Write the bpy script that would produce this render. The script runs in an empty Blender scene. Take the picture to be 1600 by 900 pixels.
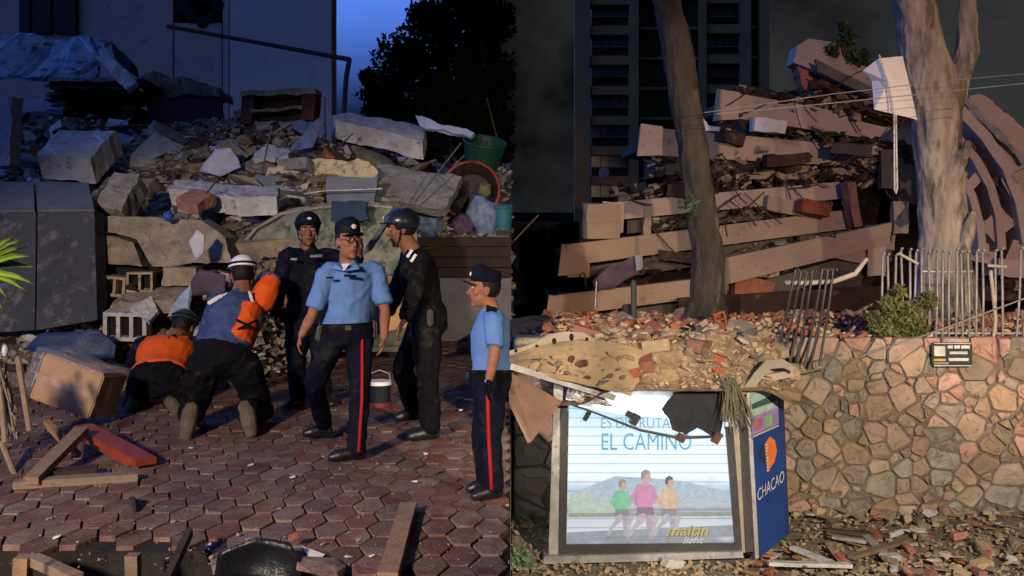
import bpy, bmesh, math, random
from mathutils import Vector, Matrix, noise, Euler
R = math.radians
random.seed(11)
S = bpy.context.scene
COL = S.collection
# ------------------------------------------------------------------ camera
F, CX, HY, H = 1715.0, 800.0, 330.0, 1.82       # focal length in photo pixels, horizon row, eye height above the plaza
cam_d = bpy.data.cameras.new('camera'); cam = bpy.data.objects.new('camera', cam_d); COL.objects.link(cam)
cam.location = (0, 0, H); cam.rotation_euler = (R(90), 0, 0)
cam_d.sensor_width = 36; cam_d.lens = 36 * F / 1600; cam_d.shift_y = -(450 - HY) / 1600
cam_d.clip_start = .05; cam_d.clip_end = 6000
S.camera = cam
# ------------------------------------------------------------------ world: clear dusk sky on one side, dark cloud bank on the other
W = bpy.data.worlds.new('World'); S.world = W; W.use_nodes = True
nt = W.node_tree; nt.nodes.clear()
def N(t, **k):
    n = nt.nodes.new(t)
    for a, b in k.items(): setattr(n, a, b)
    return n
L = nt.links.new
sky = N('ShaderNodeTexSky', sky_type='NISHITA', sun_disc=False, sun_elevation=R(-3.0), sun_rotation=R(200), air_density=1.2, ozone_density=3.0, dust_density=.2)
tint = N('ShaderNodeMix', data_type='RGBA', blend_type='MULTIPLY'); tint.inputs[0].default_value = 1
tint.inputs[7].default_value = (.105, .255, .95, 1)         # deep blue of the hour after sunset
bw = N('ShaderNodeRGBToBW'); L(sky.outputs[0], bw.inputs[0]); L(bw.outputs[0], tint.inputs[6])
bg1 = N('ShaderNodeBackground'); L(tint.outputs[2], bg1.inputs[0]); bg1.inputs[1].default_value = 84
tc = N('ShaderNodeTexCoord')
sep = N('ShaderNodeSeparateXYZ'); L(tc.outputs['Generated'], sep.inputs[0])
cn = N('ShaderNodeTexNoise'); cn.inputs['Scale'].default_value = 3.6; cn.inputs['Detail'].default_value = 6; cn.inputs['Roughness'].default_value = .55
L(tc.outputs['Generated'], cn.inputs['Vector'])
cr = N('ShaderNodeValToRGB')
cr.color_ramp.elements[0].position = .44; cr.color_ramp.elements[0].color = (.0035, .004, .005, 1)
cr.color_ramp.elements[1].position = .62; cr.color_ramp.elements[1].color = (.031, .032, .033, 1)
L(cn.outputs[0], cr.inputs[0])
bg2 = N('ShaderNodeBackground'); L(cr.outputs[0], bg2.inputs[0]); bg2.inputs[1].default_value = 1
mp = N('ShaderNodeMapRange'); mp.inputs[1].default_value = -.075; mp.inputs[2].default_value = -.02; L(sep.outputs[0], mp.inputs[0])
mp2 = N('ShaderNodeMapRange'); mp2.inputs[1].default_value = .25; mp2.inputs[2].default_value = -.35; mp2.inputs[4].default_value = .88; L(sep.outputs[1], mp2.inputs[0])   # unseen cloud added behind the camera to dim blue light from there
mp3 = N('ShaderNodeMapRange'); mp3.inputs[1].default_value = .42; mp3.inputs[2].default_value = .85; mp3.inputs[4].default_value = .8; L(sep.outputs[2], mp3.inputs[0])   # unseen cloud added overhead to cut the blue light on the ground
mx0 = N('ShaderNodeMath', operation='MAXIMUM'); L(mp2.outputs[0], mx0.inputs[0]); L(mp3.outputs[0], mx0.inputs[1])
mxx = N('ShaderNodeMath', operation='MAXIMUM'); L(mp.outputs[0], mxx.inputs[0]); L(mx0.outputs[0], mxx.inputs[1])
mx = N('ShaderNodeMixShader'); L(mxx.outputs[0], mx.inputs[0]); L(bg1.outputs[0], mx.inputs[1]); L(bg2.outputs[0], mx.inputs[2])
wo = N('ShaderNodeOutputWorld'); L(mx.outputs[0], wo.inputs[0])
S.view_settings.view_transform = 'Standard'; S.view_settings.look = 'None'; S.view_settings.exposure = 0; S.view_settings.gamma = 1
# ------------------------------------------------------------------ lights: rescue floodlights and a street lamp, all outside the frame
def spot(name, loc, target, energy, color, size, blend, radius):
    d = bpy.data.lights.new(name, 'SPOT'); d.energy = energy; d.color = color
    d.spot_size = R(size); d.spot_blend = blend; d.shadow_soft_size = radius
    o = bpy.data.objects.new(name, d); COL.objects.link(o); o.location = loc
    o.rotation_euler = (Vector(target) - Vector(loc)).to_track_quat('-Z', 'Y').to_euler()
    return o
spot('rescue_floodlight', (-4.6, -4.0, 4.6), (-2.6, 9.6, -.35), 7300, (1, .79, .60), 38, .5, .40)
spot('street_lamp_light', (9.0, -12.0, 6.0), (9.0 - 26 * .114, 14.0, 6.0 - 26 * .118), 17500, (1, .63, .43), 21.5, .25, .10)
spot('work_light', (3.2, 1.2, 2.6), (2.7, 10.0, -.5), 4300, (1, .82, .60), 60, .7, .06)
sun_d = bpy.data.lights.new('afterglow', 'SUN'); sun_d.energy = .02; sun_d.angle = R(20); sun_d.color = (.7, .8, 1)
sun = bpy.data.objects.new('afterglow', sun_d); COL.objects.link(sun); sun.rotation_euler = (R(60), 0, R(-60))

# ================================================================== helpers
def P(px, py, Y): return Vector(((px - CX) * Y / F, Y, H - (py - HY) * Y / F))
def PZ(px, py, z):
    Y = F * (H - z) / (py - HY); return P(px, py, Y)
def tag(o, label=None, cat=None, group=None, kind=None):
    if label: o['label'] = label
    if cat: o['category'] = cat
    if group: o['group'] = group
    if kind: o['kind'] = kind
    return o
def empty(name, loc=(0, 0, 0)):
    o = bpy.data.objects.new(name, None); COL.objects.link(o); o.location = loc; o.empty_display_size = .1; return o
def link(name, me, m=None, parent=None, smooth=False):
    o = bpy.data.objects.new(name, me); COL.objects.link(o)
    if m and not me.materials: me.materials.append(m)
    if smooth:
        me.polygons.foreach_set('use_smooth', [True] * len(me.polygons))
    if parent:
        o.parent = parent; o.matrix_parent_inverse = Matrix.Translation(-Vector(parent.location))
    return o
def bobj(name, bm, m, parent=None, smooth=False):
    me = bpy.data.meshes.new(name); bmesh.ops.recalc_face_normals(bm, faces=bm.faces); bm.to_mesh(me); bm.free()
    return link(name, me, m, parent, smooth)
def box(bm, c, s, rot=None):
    m = Matrix.Translation(Vector(c)) @ (rot.to_matrix().to_4x4() if rot is not None else Matrix()) @ Matrix.Diagonal((s[0], s[1], s[2], 1))
    return bmesh.ops.create_cube(bm, size=1, matrix=m)['verts']
def bar(bm, a, b, w, t):
    a, b = Vector(a), Vector(b); d = b - a
    q = d.to_track_quat('Z', 'Y')
    m = Matrix.Translation((a + b) / 2) @ q.to_matrix().to_4x4() @ Matrix.Diagonal((w, t, d.length, 1))
    return bmesh.ops.create_cube(bm, size=1, matrix=m)['verts']
def tube(bm, pts, rads, side=None, n=10, cap=.55):
    pts = [Vector(p) for p in pts]
    rr = [(r, r) if not isinstance(r, (tuple, list)) else tuple(r) for r in rads]
    if cap:
        d0 = (pts[0] - pts[1]).normalized(); d1 = (pts[-1] - pts[-2]).normalized()
        pts = [pts[0] + d0 * min(rr[0]) * cap] + pts + [pts[-1] + d1 * min(rr[-1]) * cap]
        rr = [(rr[0][0] * .62, rr[0][1] * .62)] + rr + [(rr[-1][0] * .62, rr[-1][1] * .62)]
    prev = None; rings = []
    for i, p in enumerate(pts):
        t = (pts[min(i + 1, len(pts) - 1)] - pts[max(i - 1, 0)]).normalized()
        s = side[min(max(i - (1 if cap else 0), 0), len(side) - 1)] if isinstance(side, list) else side
        u = Vector(s) if s is not None else (prev if prev is not None else (Vector((1, 0, 0)) if abs(t.x) < .8 else Vector((0, 1, 0))))
        u = (u - t * u.dot(t)).normalized(); v = t.cross(u); prev = u
        rings.append([bm.verts.new(p + u * rr[i][0] * math.cos(2 * math.pi * k / n) + v * rr[i][1] * math.sin(2 * math.pi * k / n)) for k in range(n)])
    for a, b in zip(rings, rings[1:]):
        for k in range(n): bm.faces.new((a[k], a[(k + 1) % n], b[(k + 1) % n], b[k]))
    bm.faces.new(rings[0][::-1]); bm.faces.new(rings[-1])
def ell(bm, c, ax, n=3):
    m = Matrix.Translation(Vector(c)) @ Matrix([[ax[j][i] for j in range(3)] for i in range(3)]).to_4x4()
    return bmesh.ops.create_icosphere(bm, subdivisions=n, radius=1, matrix=m)['verts']
def polyprism(bm, pts, ext):
    ext = Vector(ext)
    a = [bm.verts.new(p) for p in pts]; b = [bm.verts.new(Vector(p) + ext) for p in pts]
    bm.faces.new(a); bm.faces.new(b[::-1])
    for i in range(len(a)):
        j = (i + 1) % len(a); bm.faces.new((a[j], a[i], b[i], b[j]))
def roughen(bm, cuts, amp, sc=4.0, seed=0):
    if cuts: bmesh.ops.subdivide_edges(bm, edges=bm.edges[:], cuts=cuts, use_grid_fill=True)
    for v in bm.verts: v.co += noise.noise_vector(v.co * sc + Vector((seed, 3, 7))) * amp
DG = None
def evald(o):
    dg = bpy.context.evaluated_depsgraph_get(); dg.update()
    return bpy.data.meshes.new_from_object(o.evaluated_get(dg))
def remesh(bm, voxel, it=2, fold=0, fsc=9, seed=0):
    me = bpy.data.meshes.new('tmp'); bmesh.ops.recalc_face_normals(bm, faces=bm.faces); bm.to_mesh(me); bm.free()
    o = bpy.data.objects.new('tmp', me); COL.objects.link(o)
    r = o.modifiers.new('r', 'REMESH'); r.mode = 'VOXEL'; r.voxel_size = voxel
    if it:
        s = o.modifiers.new('s', 'SMOOTH'); s.factor = .5; s.iterations = it
    out = evald(o); bpy.data.objects.remove(o); bpy.data.meshes.remove(me)
    if fold:
        nv = len(out.vertices); cs = [0.0] * nv * 3; ns = [0.0] * nv * 3
        out.vertices.foreach_get('co', cs); out.vertices.foreach_get('normal', ns)
        for i in range(nv):
            x, y, z = cs[3 * i:3 * i + 3]
            w = noise.noise(Vector((x * fsc * .7 + seed, y * fsc * .7 + seed, z * fsc * .7)))
            w2 = 1 - abs(noise.noise(Vector(((x + z * .7) * fsc * .9 + seed, y * fsc * .6, (z - x * .8) * fsc * 1.2 + seed)))) * 3.2
            d = fold * (w * .8 + max(w2, -.2) * .55)
            for c in range(3): cs[3 * i + c] += ns[3 * i + c] * d
        out.vertices.foreach_set('co', cs); out.update()
    return out
# ------------------------------------------------------------------ materials
MATS = {}
def mat(name, c, c2=None, rough=.8, scale=6, bump=.3, bscale=40, metal=0, rnd=.0, spots=None, sthr=.62, sscale=9, spec=.3, emit=0, stretch=None):
    if name in MATS: return MATS[name]
    m = bpy.data.materials.new(name); m.use_nodes = True; t = m.node_tree; b = t.nodes['Principled BSDF']
    ln = t.links.new
    def nn(ty, **k):
        x = t.nodes.new(ty)
        for a, v in k.items(): setattr(x, a, v)
        return x
    co = nn('ShaderNodeTexCoord')
    oi = nn('ShaderNodeObjectInfo')
    ad = nn('ShaderNodeVectorMath', operation='ADD'); ln(co.outputs['Object'], ad.inputs[0])
    scl = nn('ShaderNodeMath', operation='MULTIPLY'); scl.inputs[1].default_value = 37; ln(oi.outputs['Random'], scl.inputs[0]); ln(scl.outputs[0], ad.inputs[1])
    if stretch:
        vm = nn('ShaderNodeVectorMath', operation='MULTIPLY'); ln(ad.outputs[0], vm.inputs[0]); vm.inputs[1].default_value = stretch; ad = vm
    n1 = nn('ShaderNodeTexNoise'); n1.inputs['Scale'].default_value = scale; n1.inputs['Detail'].default_value = 6; n1.inputs['Roughness'].default_value = .62
    ln(ad.outputs[0], n1.inputs['Vector'])
    rp = nn('ShaderNodeValToRGB'); rp.color_ramp.elements[0].position = .33; rp.color_ramp.elements[1].position = .68
    c2 = c2 or tuple(x * .6 for x in c)
    rp.color_ramp.elements[0].color = (*c2, 1); rp.color_ramp.elements[1].color = (*c, 1)
    ln(n1.outputs[0], rp.inputs[0]); colr = rp.outputs[0]
    if spots:
        n2 = nn('ShaderNodeTexNoise'); n2.inputs['Scale'].default_value = sscale; n2.inputs['Detail'].default_value = 8; n2.inputs['Roughness'].default_value = .7
        ln(ad.outputs[0], n2.inputs['Vector'])
        r2 = nn('ShaderNodeMapRange'); r2.inputs[1].default_value = sthr - .05; r2.inputs[2].default_value = sthr + .05; ln(n2.outputs[0], r2.inputs[0])
        mm = nn('ShaderNodeMix', data_type='RGBA'); ln(r2.outputs[0], mm.inputs[0]); ln(colr, mm.inputs[6]); mm.inputs[7].default_value = (*spots, 1); colr = mm.outputs[2]
    if rnd:
        hs = nn('ShaderNodeHueSaturation'); mr = nn('ShaderNodeMapRange'); mr.inputs[3].default_value = 1 - rnd; mr.inputs[4].default_value = 1 + rnd
        ln(oi.outputs['Random'], mr.inputs[0]); ln(mr.outputs[0], hs.inputs['Value'])
        ms = nn('ShaderNodeMath', operation='FRACT'); mu = nn('ShaderNodeMath', operation='MULTIPLY'); mu.inputs[1].default_value = 7.31
        ln(oi.outputs['Random'], mu.inputs[0]); ln(mu.outputs[0], ms.inputs[0])
        mr2 = nn('ShaderNodeMapRange'); mr2.inputs[3].default_value = 1 - rnd; mr2.inputs[4].default_value = 1 + rnd * .6; ln(ms.outputs[0], mr2.inputs[0]); ln(mr2.outputs[0], hs.inputs['Saturation'])
        ln(colr, hs.inputs['Color']); colr = hs.outputs[0]
    ln(colr, b.inputs['Base Color'])
    b.inputs['Roughness'].default_value = rough; b.inputs['Metallic'].default_value = metal; b.inputs['Specular IOR Level'].default_value = spec
    if emit:
        ln(colr, b.inputs['Emission Color']); b.inputs['Emission Strength'].default_value = emit
    if bump:
        n3 = nn('ShaderNodeTexNoise'); n3.inputs['Scale'].default_value = bscale; n3.inputs['Detail'].default_value = 5; ln(ad.outputs[0], n3.inputs['Vector'])
        bp = nn('ShaderNodeBump'); bp.inputs['Strength'].default_value = bump; bp.inputs['Distance'].default_value = .02; ln(n3.outputs[0], bp.inputs['Height']); ln(bp.outputs[0], b.inputs['Normal'])
    MATS[name] = m; return m
conc = mat('concrete_grey', (.33, .32, .30), (.17, .16, .145), .95, 5, .9, 34, rnd=.2, spots=(.14, .12, .10), sthr=.6)
conc_warm = mat('concrete_tan', (.36, .29, .20), (.19, .14, .09), .95, 5, .9, 30, rnd=.2, spots=(.14, .10, .07), sthr=.61)
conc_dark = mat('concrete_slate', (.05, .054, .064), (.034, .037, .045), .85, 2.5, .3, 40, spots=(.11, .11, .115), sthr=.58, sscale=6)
conc_white = mat('plaster_white', (.60, .60, .60), (.38, .37, .36), .9, 4, .6, 36, rnd=.12, spots=(.24, .21, .18), sthr=.6)
cream = mat('cream_paint', (.62, .52, .32), (.48, .39, .24), .85, 4, .35, 30, spots=(.2, .19, .18), sthr=.58)
wood_dark = mat('wood_dark', (.06, .038, .026), (.03, .02, .014), .7, 8, .3, 60, rnd=.3)
wood = mat('wood_raw', (.32, .21, .12), (.19, .12, .065), .8, 9, .3, 60, rnd=.3, spots=(.1, .07, .05))
wood_red = mat('wood_red', (.34, .062, .025), (.20, .036, .018), .6, 7, .2, 60, spots=(.08, .04, .03), sthr=.66)
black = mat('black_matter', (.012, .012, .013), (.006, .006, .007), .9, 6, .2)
soil = mat('soil_rubble', (.17, .13, .095), (.07, .052, .04), .95, 5, .9, 18, spots=(.26, .22, .17), sthr=.6, sscale=20)
soil_l = mat('dust_rubble_left', (.14, .11, .08), (.045, .037, .03), .95, 4, .9, 16, spots=(.30, .28, .25), sthr=.6, sscale=16)
brickm = mat('brick_red', (.34, .13, .075), (.22, .08, .05), .9, 8, .4, 40, rnd=.25)
navy = mat('cloth_navy', (.008, .010, .022), (.005, .006, .014), .85, 10, .2, 120, spec=.08, spots=(.022, .022, .026), sthr=.6, sscale=5)
blackcloth = mat('cloth_black', (.007, .007, .009), (.004, .004, .005), .8, 10, .2, 120, spec=.08, spots=(.028, .026, .024), sthr=.6, sscale=5)
bluecloth = mat('cloth_sky_blue', (.135, .26, .55), (.11, .215, .47), .85, 9, .25, 200, spec=.08)
jumpblue = mat('cloth_blue', (.055, .085, .20), (.035, .055, .14), .85, 9, .25, 160, spec=.08)
orange = mat('cloth_orange', (.80, .12, .018), (.62, .085, .014), .7, 9, .15, 120, spec=.08)
skin = mat('skin', (.34, .155, .088), (.25, .105, .06), .62, 22, .15, 220, spec=.25)
skin_d = mat('skin_deep', (.25, .11, .062), (.18, .078, .045), .62, 22, .15, 220, spec=.25)
hairm = mat('hair', (.008, .006, .005), None, .6, 20, .3, 200)
bootm = mat('leather_black', (.012, .012, .013), None, .4, 20, .1, 100, spec=.5)
boot_tan = mat('boot_dusty', (.13, .105, .075), (.07, .055, .04), .85, 14, .2, 100)
redstripe = mat('red_stripe', (.42, .012, .014), (.32, .01, .012), .7, 20, .05)
white = mat('white_plain', (.75, .75, .75), (.62, .62, .62), .6, 8, .05)
whitegloss = mat('helmet_white', (.8, .8, .8), (.7, .7, .7), .3, 6, .02, spec=.5)
darkgloss = mat('helmet_dark', (.014, .018, .03), None, .28, 6, .02, spec=.5)
greenglos = mat('helmet_green', (.03, .06, .055), None, .25, 6, .02, spec=.5)
metal = mat('metal_grey', (.30, .30, .30), (.16, .15, .14), .45, 9, .1, 60, metal=.6)
rebar = mat('metal_rust', (.12, .07, .045), (.06, .035, .025), .8, 12, .3, 80)
# ================================================================== chunk library
def chunk_mesh(seed, sx, sy, sz, n=14, bev=0):
    r = random.Random(seed); bm = bmesh.new()
    for i in range(n):
        v = Vector((r.uniform(-1, 1), r.uniform(-1, 1), r.uniform(-1, 1)))
        m = max(abs(v.x), abs(v.y), abs(v.z)); v = v / m * r.uniform(.75, 1) if r.random() < .8 else v
        bm.verts.new((v.x * sx / 2, v.y * sy / 2, v.z * sz / 2))
    res = bmesh.ops.convex_hull(bm, input=bm.verts[:])
    bmesh.ops.delete(bm, geom=list({e for e in res['geom_interior'] if isinstance(e, bmesh.types.BMVert)}), context='VERTS')
    bmesh.ops.recalc_face_normals(bm, faces=bm.faces)
    me = bpy.data.meshes.new('chunk'); bm.to_mesh(me); bm.free(); return me
def plank_mesh(seed, l, w, t):
    r = random.Random(seed); bm = bmesh.new()
    vs = box(bm, (0, 0, 0), (l, w, t))
    for v in vs: v.co += Vector((r.uniform(-.1, .1) * l * .4, r.uniform(-.12, .12) * w, r.uniform(-.1, .1) * t))
    me = bpy.data.meshes.new('plank'); bm.to_mesh(me); bm.free(); return me
LIB = {
 'chunk': [chunk_mesh(i, 1, .85, .65) for i in range(9)],
 'shard': [chunk_mesh(30 + i, 1, .75, .22, 12) for i in range(8)],
 'plank': [plank_mesh(i, 1, .14, .04) for i in range(6)],
 'block': [plank_mesh(20 + i, 1, .62, .45) for i in range(6)]}
_variants = {}
def piece(kind, name, m, loc, size, rot, label=None, cat=None, group=None, parent=None, rng=random):
    me0 = rng.choice(LIB[kind]); key = (me0.name, m.name)
    if key not in _variants:
        me = me0.copy(); me.name = kind; me.materials.append(m); _variants[key] = me
    o = bpy.data.objects.new(name, _variants[key]); COL.objects.link(o)
    o.location = loc; o.scale = (size,) * 3 if not isinstance(size, tuple) else size; o.rotation_euler = rot
    if parent: o.parent = parent
    return tag(o, label, cat, group)
def rrot(rng, tilt=.5): return (rng.uniform(-tilt, tilt), rng.uniform(-tilt, tilt), rng.uniform(0, 6.28))
def scatter_stuff(name, m, pts, smin, smax, seed, flat=.6):
    """many tiny chips joined into one uncountable mass"""
    r = random.Random(seed); vs = []; fs = []
    for p in pts:
        s = r.uniform(smin, smax) * (1 if r.random() < .8 else 1.7)
        e = Euler((r.uniform(-.6, .6), r.uniform(-.6, .6), r.uniform(0, 6.3))).to_matrix()
        a, b, c = s * r.uniform(.5, 1.6), s * r.uniform(.4, 1), s * r.uniform(.25, 1) * flat
        k = len(vs)
        for x in (-1, 1):
            for y in (-1, 1):
                for z in (-1, 1):
                    q = Vector((x * a * r.uniform(.6, 1), y * b * r.uniform(.6, 1), z * c * r.uniform(.6, 1))) * .5
                    vs.append(Vector(p) + e @ q)
        for f in ((0, 1, 3, 2), (4, 6, 7, 5), (0, 4, 5, 1), (2, 3, 7, 6), (0, 2, 6, 4), (1, 5, 7, 3)): fs.append([k + i for i in f])
    me = bpy.data.meshes.new(name); me.from_pydata(vs, [], fs); me.update()
    return link(name, me, m)
# ================================================================== the setting
ZS = -1.18                                             # street level on the side of the stone wall
asph = mat('dusty_ground', (.20, .16, .11), (.12, .095, .065), .95, 3, .6, 30, spots=(.27, .22, .15), sthr=.6, sscale=12)
earth = mat('earth_far', (.012, .012, .011), (.008, .008, .007), .95, .5, .3, 4, spec=0)
bm = bmesh.new(); box(bm, (0, 1400, -1.75), (6000, 3200, .3)); tag(bobj('ground', bm, earth), 'dark open ground under and around the square', 'ground', kind='structure')
# street below the stone wall
bm = bmesh.new(); bmesh.ops.create_grid(bm, x_segments=90, y_segments=60, size=.5, matrix=Matrix.Translation((9.0, 4.3, ZS)) @ Matrix.Diagonal((18, 13, 1, 1)))
for v in bm.verts:
    v.co.z += .035 * noise.noise(v.co * 1.6) + .02 * noise.noise(v.co * 5)
    if v.co.y > 9.6: v.co.z += .10 * min(1, (v.co.y - 9.6)) * (.6 + .6 * noise.noise(v.co * 2.3))
tag(bobj('street', bm, asph, smooth=True), 'dusty street strewn with debris below the stone wall', 'street', kind='structure')
def bank_z(x, y):
    t = min(1, max(0, (y - 12.5) / 13)); t = t * t * (3 - 2 * t)
    return .50 - 1.75 * t + .10 * noise.noise(Vector((x * .9, y * .9, 0))) + .05 * noise.noise(Vector((x * 3, y * 3, 2)))
bm = bmesh.new(); bmesh.ops.create_grid(bm, x_segments=80, y_segments=80, size=.5, matrix=Matrix.Translation((11.0, 25.72, 0)) @ Matrix.Diagonal((22, 30, 1, 1)))
for v in bm.verts: v.co.z = bank_z(v.co.x, v.co.y)
tag(bobj('terrain', bm, soil, smooth=True), 'bank of reddish earth and rubble behind the stone wall', 'terrain', kind='structure')
# ------------------------------------------------------------------ plaza of hexagonal pavers
pav_base = mat('paver_bed', (.035, .03, .028), (.02, .018, .017), .95, 9, .5)
paver = mat('paver_red', (.215, .112, .088), (.14, .076, .062), .92, 5, .5, 45, spec=.1, rnd=.2, spots=(.225, .165, .13), sthr=.53, sscale=3.5)
def front_edge(x):                                     # broken edge of the paving above the pit
    px = 800 + x * F / 5.9
    y = 5.05
    if px < 345: y = 5.93 + .10 * noise.noise(Vector((x * 5, 0, 0)))
    elif 345 <= px < 660: y = 5.62 + .08 * noise.noise(Vector((x * 4, 3, 0)))
    return y
bm = bmesh.new(); cols = 60; xs = [-6.5 + 6.49 * i / cols for i in range(cols + 1)]
top = []
for x in xs:
    y0 = front_edge(x)
    a = bm.verts.new((x, y0 + .02, -.03)); b = bm.verts.new((x, 26, -.03)); c = bm.verts.new((x, y0 + .10, -.35)); top.append((a, b, c))
for p, q in zip(top, top[1:]):
    bm.faces.new((p[0], q[0], q[1], p[1])); bm.faces.new((p[2], q[2], q[0], p[0]))
plaza = bobj('pavement', bm, pav_base); tag(plaza, 'red hexagonal paved square with a broken front edge', 'pavement', kind='structure')
# retaining edge of the square towards the lower street, and the pit under the broken edge
bm = bmesh.new(); box(bm, (-.16, 15.6, -.62), (.3, 20.5, 1.17)); tag(bobj('retaining_edge', bm, conc), 'concrete retaining edge between the square and the street', 'kerb', kind='structure')
bm = bmesh.new(); bmesh.ops.create_grid(bm, x_segments=40, y_segments=20, size=.5, matrix=Matrix.Translation((-3.4, 4.0, -.62)) @ Matrix.Diagonal((6.6, 5.0, 1, 1)))
for v in bm.verts: v.co.z += .10 * noise.noise(v.co * 2.5) + .05 * noise.noise(v.co * 7)
tag(bobj('pit_floor', bm, mat('pit_soil', (.02, .016, .012), (.008, .007, .006), .95, 6, .8, 20), smooth=True), 'dark earth floor of the pit below the paving', 'ground', kind='structure')
HW, HD = .205, .325                                    # paver: point to point across, flat to flat in depth
def paver_mesh(seed):
    r = random.Random(seed); bm = bmesh.new()
    w, d = HW / 2 - .003, HD / 2 - .0045
    base = [(-w, 0), (-w * .46, -d), (w * .46, -d), (w, 0), (w * .46, d), (-w * .46, d)]
    base = [(x + r.uniform(-.004, .004), y + r.uniform(-.006, .006)) for x, y in base]
    def ring(k, z): return [bm.verts.new((x * k, y * k, z)) for x, y in base]
    r0, r1, r2 = ring(1, -.05), ring(.995, -.004), ring(.965, 0)
    for a, b in ((r0, r1), (r1, r2)):
        for i in range(6): bm.faces.new((a[i], a[(i + 1) % 6], b[(i + 1) % 6], b[i]))
    bm.faces.new(r2)
    me = bpy.data.meshes.new('paver'); bm.to_mesh(me); bm.free(); me.materials.append(paver); return me
PM = [paver_mesh(i) for i in range(8)]
spots_ = []
for i in range(0, 46):
    x = -.115 - i * HW * .75
    for j in range(0, 48):
        y = 5.0 + j * HD + (HD / 2 if i % 2 else 0)
        if y < front_edge(x) + .05 + .12 * noise.noise(Vector((i * .7, j * .9, 4))): continue
        px = 800 + x * F / y
        if px < -420 or y > 17 or x < -6.4: continue
        spots_.append((y if -15 < px else y + 100, y, x))
spots_.sort()
rg = random.Random(5)
far_v, far_f = [], []
for k, (_, y, x) in enumerate(spots_):
    sag = .022 * noise.noise(Vector((x * 1.2, y * 1.2, 0)))
    loc = Vector((x, y, sag + rg.uniform(-.002, .002))); rot = Euler((rg.uniform(-.008, .008), rg.uniform(-.02, .02), rg.choice((0, math.pi)) + rg.uniform(-.012, .012)))
    me = PM[rg.randrange(8)]
    if k < 300:
        o = bpy.data.objects.new('paver', me); COL.objects.link(o); o.location = loc; o.rotation_euler = rot; o.parent = plaza
    else:
        n0 = len(far_v); M = rot.to_matrix()
        far_v += [loc + M @ v.co for v in me.vertices]; far_f += [[n0 + i for i in p.vertices] for p in me.polygons]
me = bpy.data.meshes.new('far_pavers'); me.from_pydata(far_v, [], far_f); me.update()
o = link('paver_field', me, paver, plaza); o['kind'] = 'stuff'
# ------------------------------------------------------------------ rubble mound behind the people
def sm(t): t = min(1, max(0, t)); return t * t * (3 - 2 * t)
def mound_front(x): return 11.3 + 4.2 * sm((x + 2.9) / 1.3)
def mound_z(x, y):
    t = (y - mound_front(x)) / 8.0
    if t < 0: return -.3
    h = 3.9 * min(1, t) ** .7
    wide = sm((x + 2.6) / 1.6)
    h = h * (1 - .38 * wide) + (1.25 * wide if t > .015 else 0)
    h = min(h, 3.35 - .65 * sm((x + 5.2) / 4) + .2 * noise.noise(Vector((x * .5, 9, 0))))
    return h - .05 + .16 * noise.noise(Vector((x * 1.1, y * 1.1, 0))) + .09 * noise.noise(Vector((x * 3.1, y * 3.1, 5)))
bm = bmesh.new(); bmesh.ops.create_grid(bm, x_segments=150, y_segments=120, size=.5, matrix=Matrix.Translation((-6.52, 20.0, 0)) @ Matrix.Diagonal((13, 18, 1, 1)))
for v in bm.verts: v.co.z = mound_z(v.co.x, v.co.y)
side_e = [e for e in bm.edges if e.is_boundary]
ex = bmesh.ops.extrude_edge_only(bm, edges=side_e)
for v in [g for g in ex['geom'] if isinstance(g, bmesh.types.BMVert)]: v.co.z = -.6
tag(bobj('rubble_mound', bm, soil_l, smooth=False), 'dusty mound of crushed masonry behind the kneeling rescuers', 'rubble', kind='stuff')
def hit(px, py, y0=10.5, y1=27):
    y = y0
    while y < y1:
        p = P(px, py, y)
        if p.z <= mound_z(p.x, y): return p
        y += .05
    return None
# ------------------------------------------------------------------ building and tree behind the mound
wallm = mat('facade_grey', (.66, .57, .52), (.57, .49, .45), .9, .8, .2, 10, spots=(.50, .43, .39), sthr=.62, sscale=1.5)
wallm2 = mat('facade_mauve', (.52, .41, .37), (.44, .34, .31), .9, .7, .2, 10, spots=(.25, .19, .17), sthr=.62, sscale=1.2)
B = empty('damaged_building', P(260, 330, 42)); Yb = 42.0
def wallbox(name, x0, x1, y0, y1, Y, d, m, par):
    a, b = P(x0, y1, Y), P(x1, y0, Y); bm = bmesh.new(); box(bm, ((a.x + b.x) / 2, Y + d / 2, (a.z + b.z) / 2), (b.x - a.x, d, b.z - a.z)); return bobj(name, bm, m, par)
tag(B, 'windowless grey apartment block behind the rubble with a black hole', 'building')
a0 = wallbox('wall', -60, 270, -260, 400, Yb, 8, wallm2, B)
wallbox('wall', 272, 346, 36, 400, Yb + .02, 8, wallm2, B); wallbox('wall', 272, 346, -260, -3, Yb + .02, 8, wallm2, B)
wallbox('wall', 348, 357, -260, 400, Yb, 8, wallm2, B)
wallbox('wall', 359, 518, -260, 400, Yb - .25, 1.2, wallm, B)
wallbox('black_window', 268, 350, -6, 40, Yb + 1.0, .3, black, B)  # black plate set back in the window opening
for i, (x0, x1) in enumerate(((30, 46), (52, 78), (84, 118))):
    wallbox('shutter', x0, x1, -40, 52, Yb - .30, .2, mat('shutter_maroon', (.055, .04, .05), (.035, .028, .034), .8, 4, .2), B)
bm = bmesh.new()
for (cx, cy, r) in ((300, 24, 13), (316, 34, 10), (286, 10, 12), (340, 8, 10), (330, 28, 9)):
    p = P(cx, cy, Yb - .03); ell(bm, p, (Vector((r * Yb / F, 0, 0)), Vector((0, .04, 0)), Vector((0, 0, r * Yb / F))), 2)
bobj('black_blobs', bm, mat('blob_black', (.018, .015, .016), None, .95), B)  # near-black blobs that break up the edge of the opening
T = empty('bent_pipe', P(545, 150, 30)); tag(T, 'long bent metal pipe sticking out in front of the grey facade', 'pipe')
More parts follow.
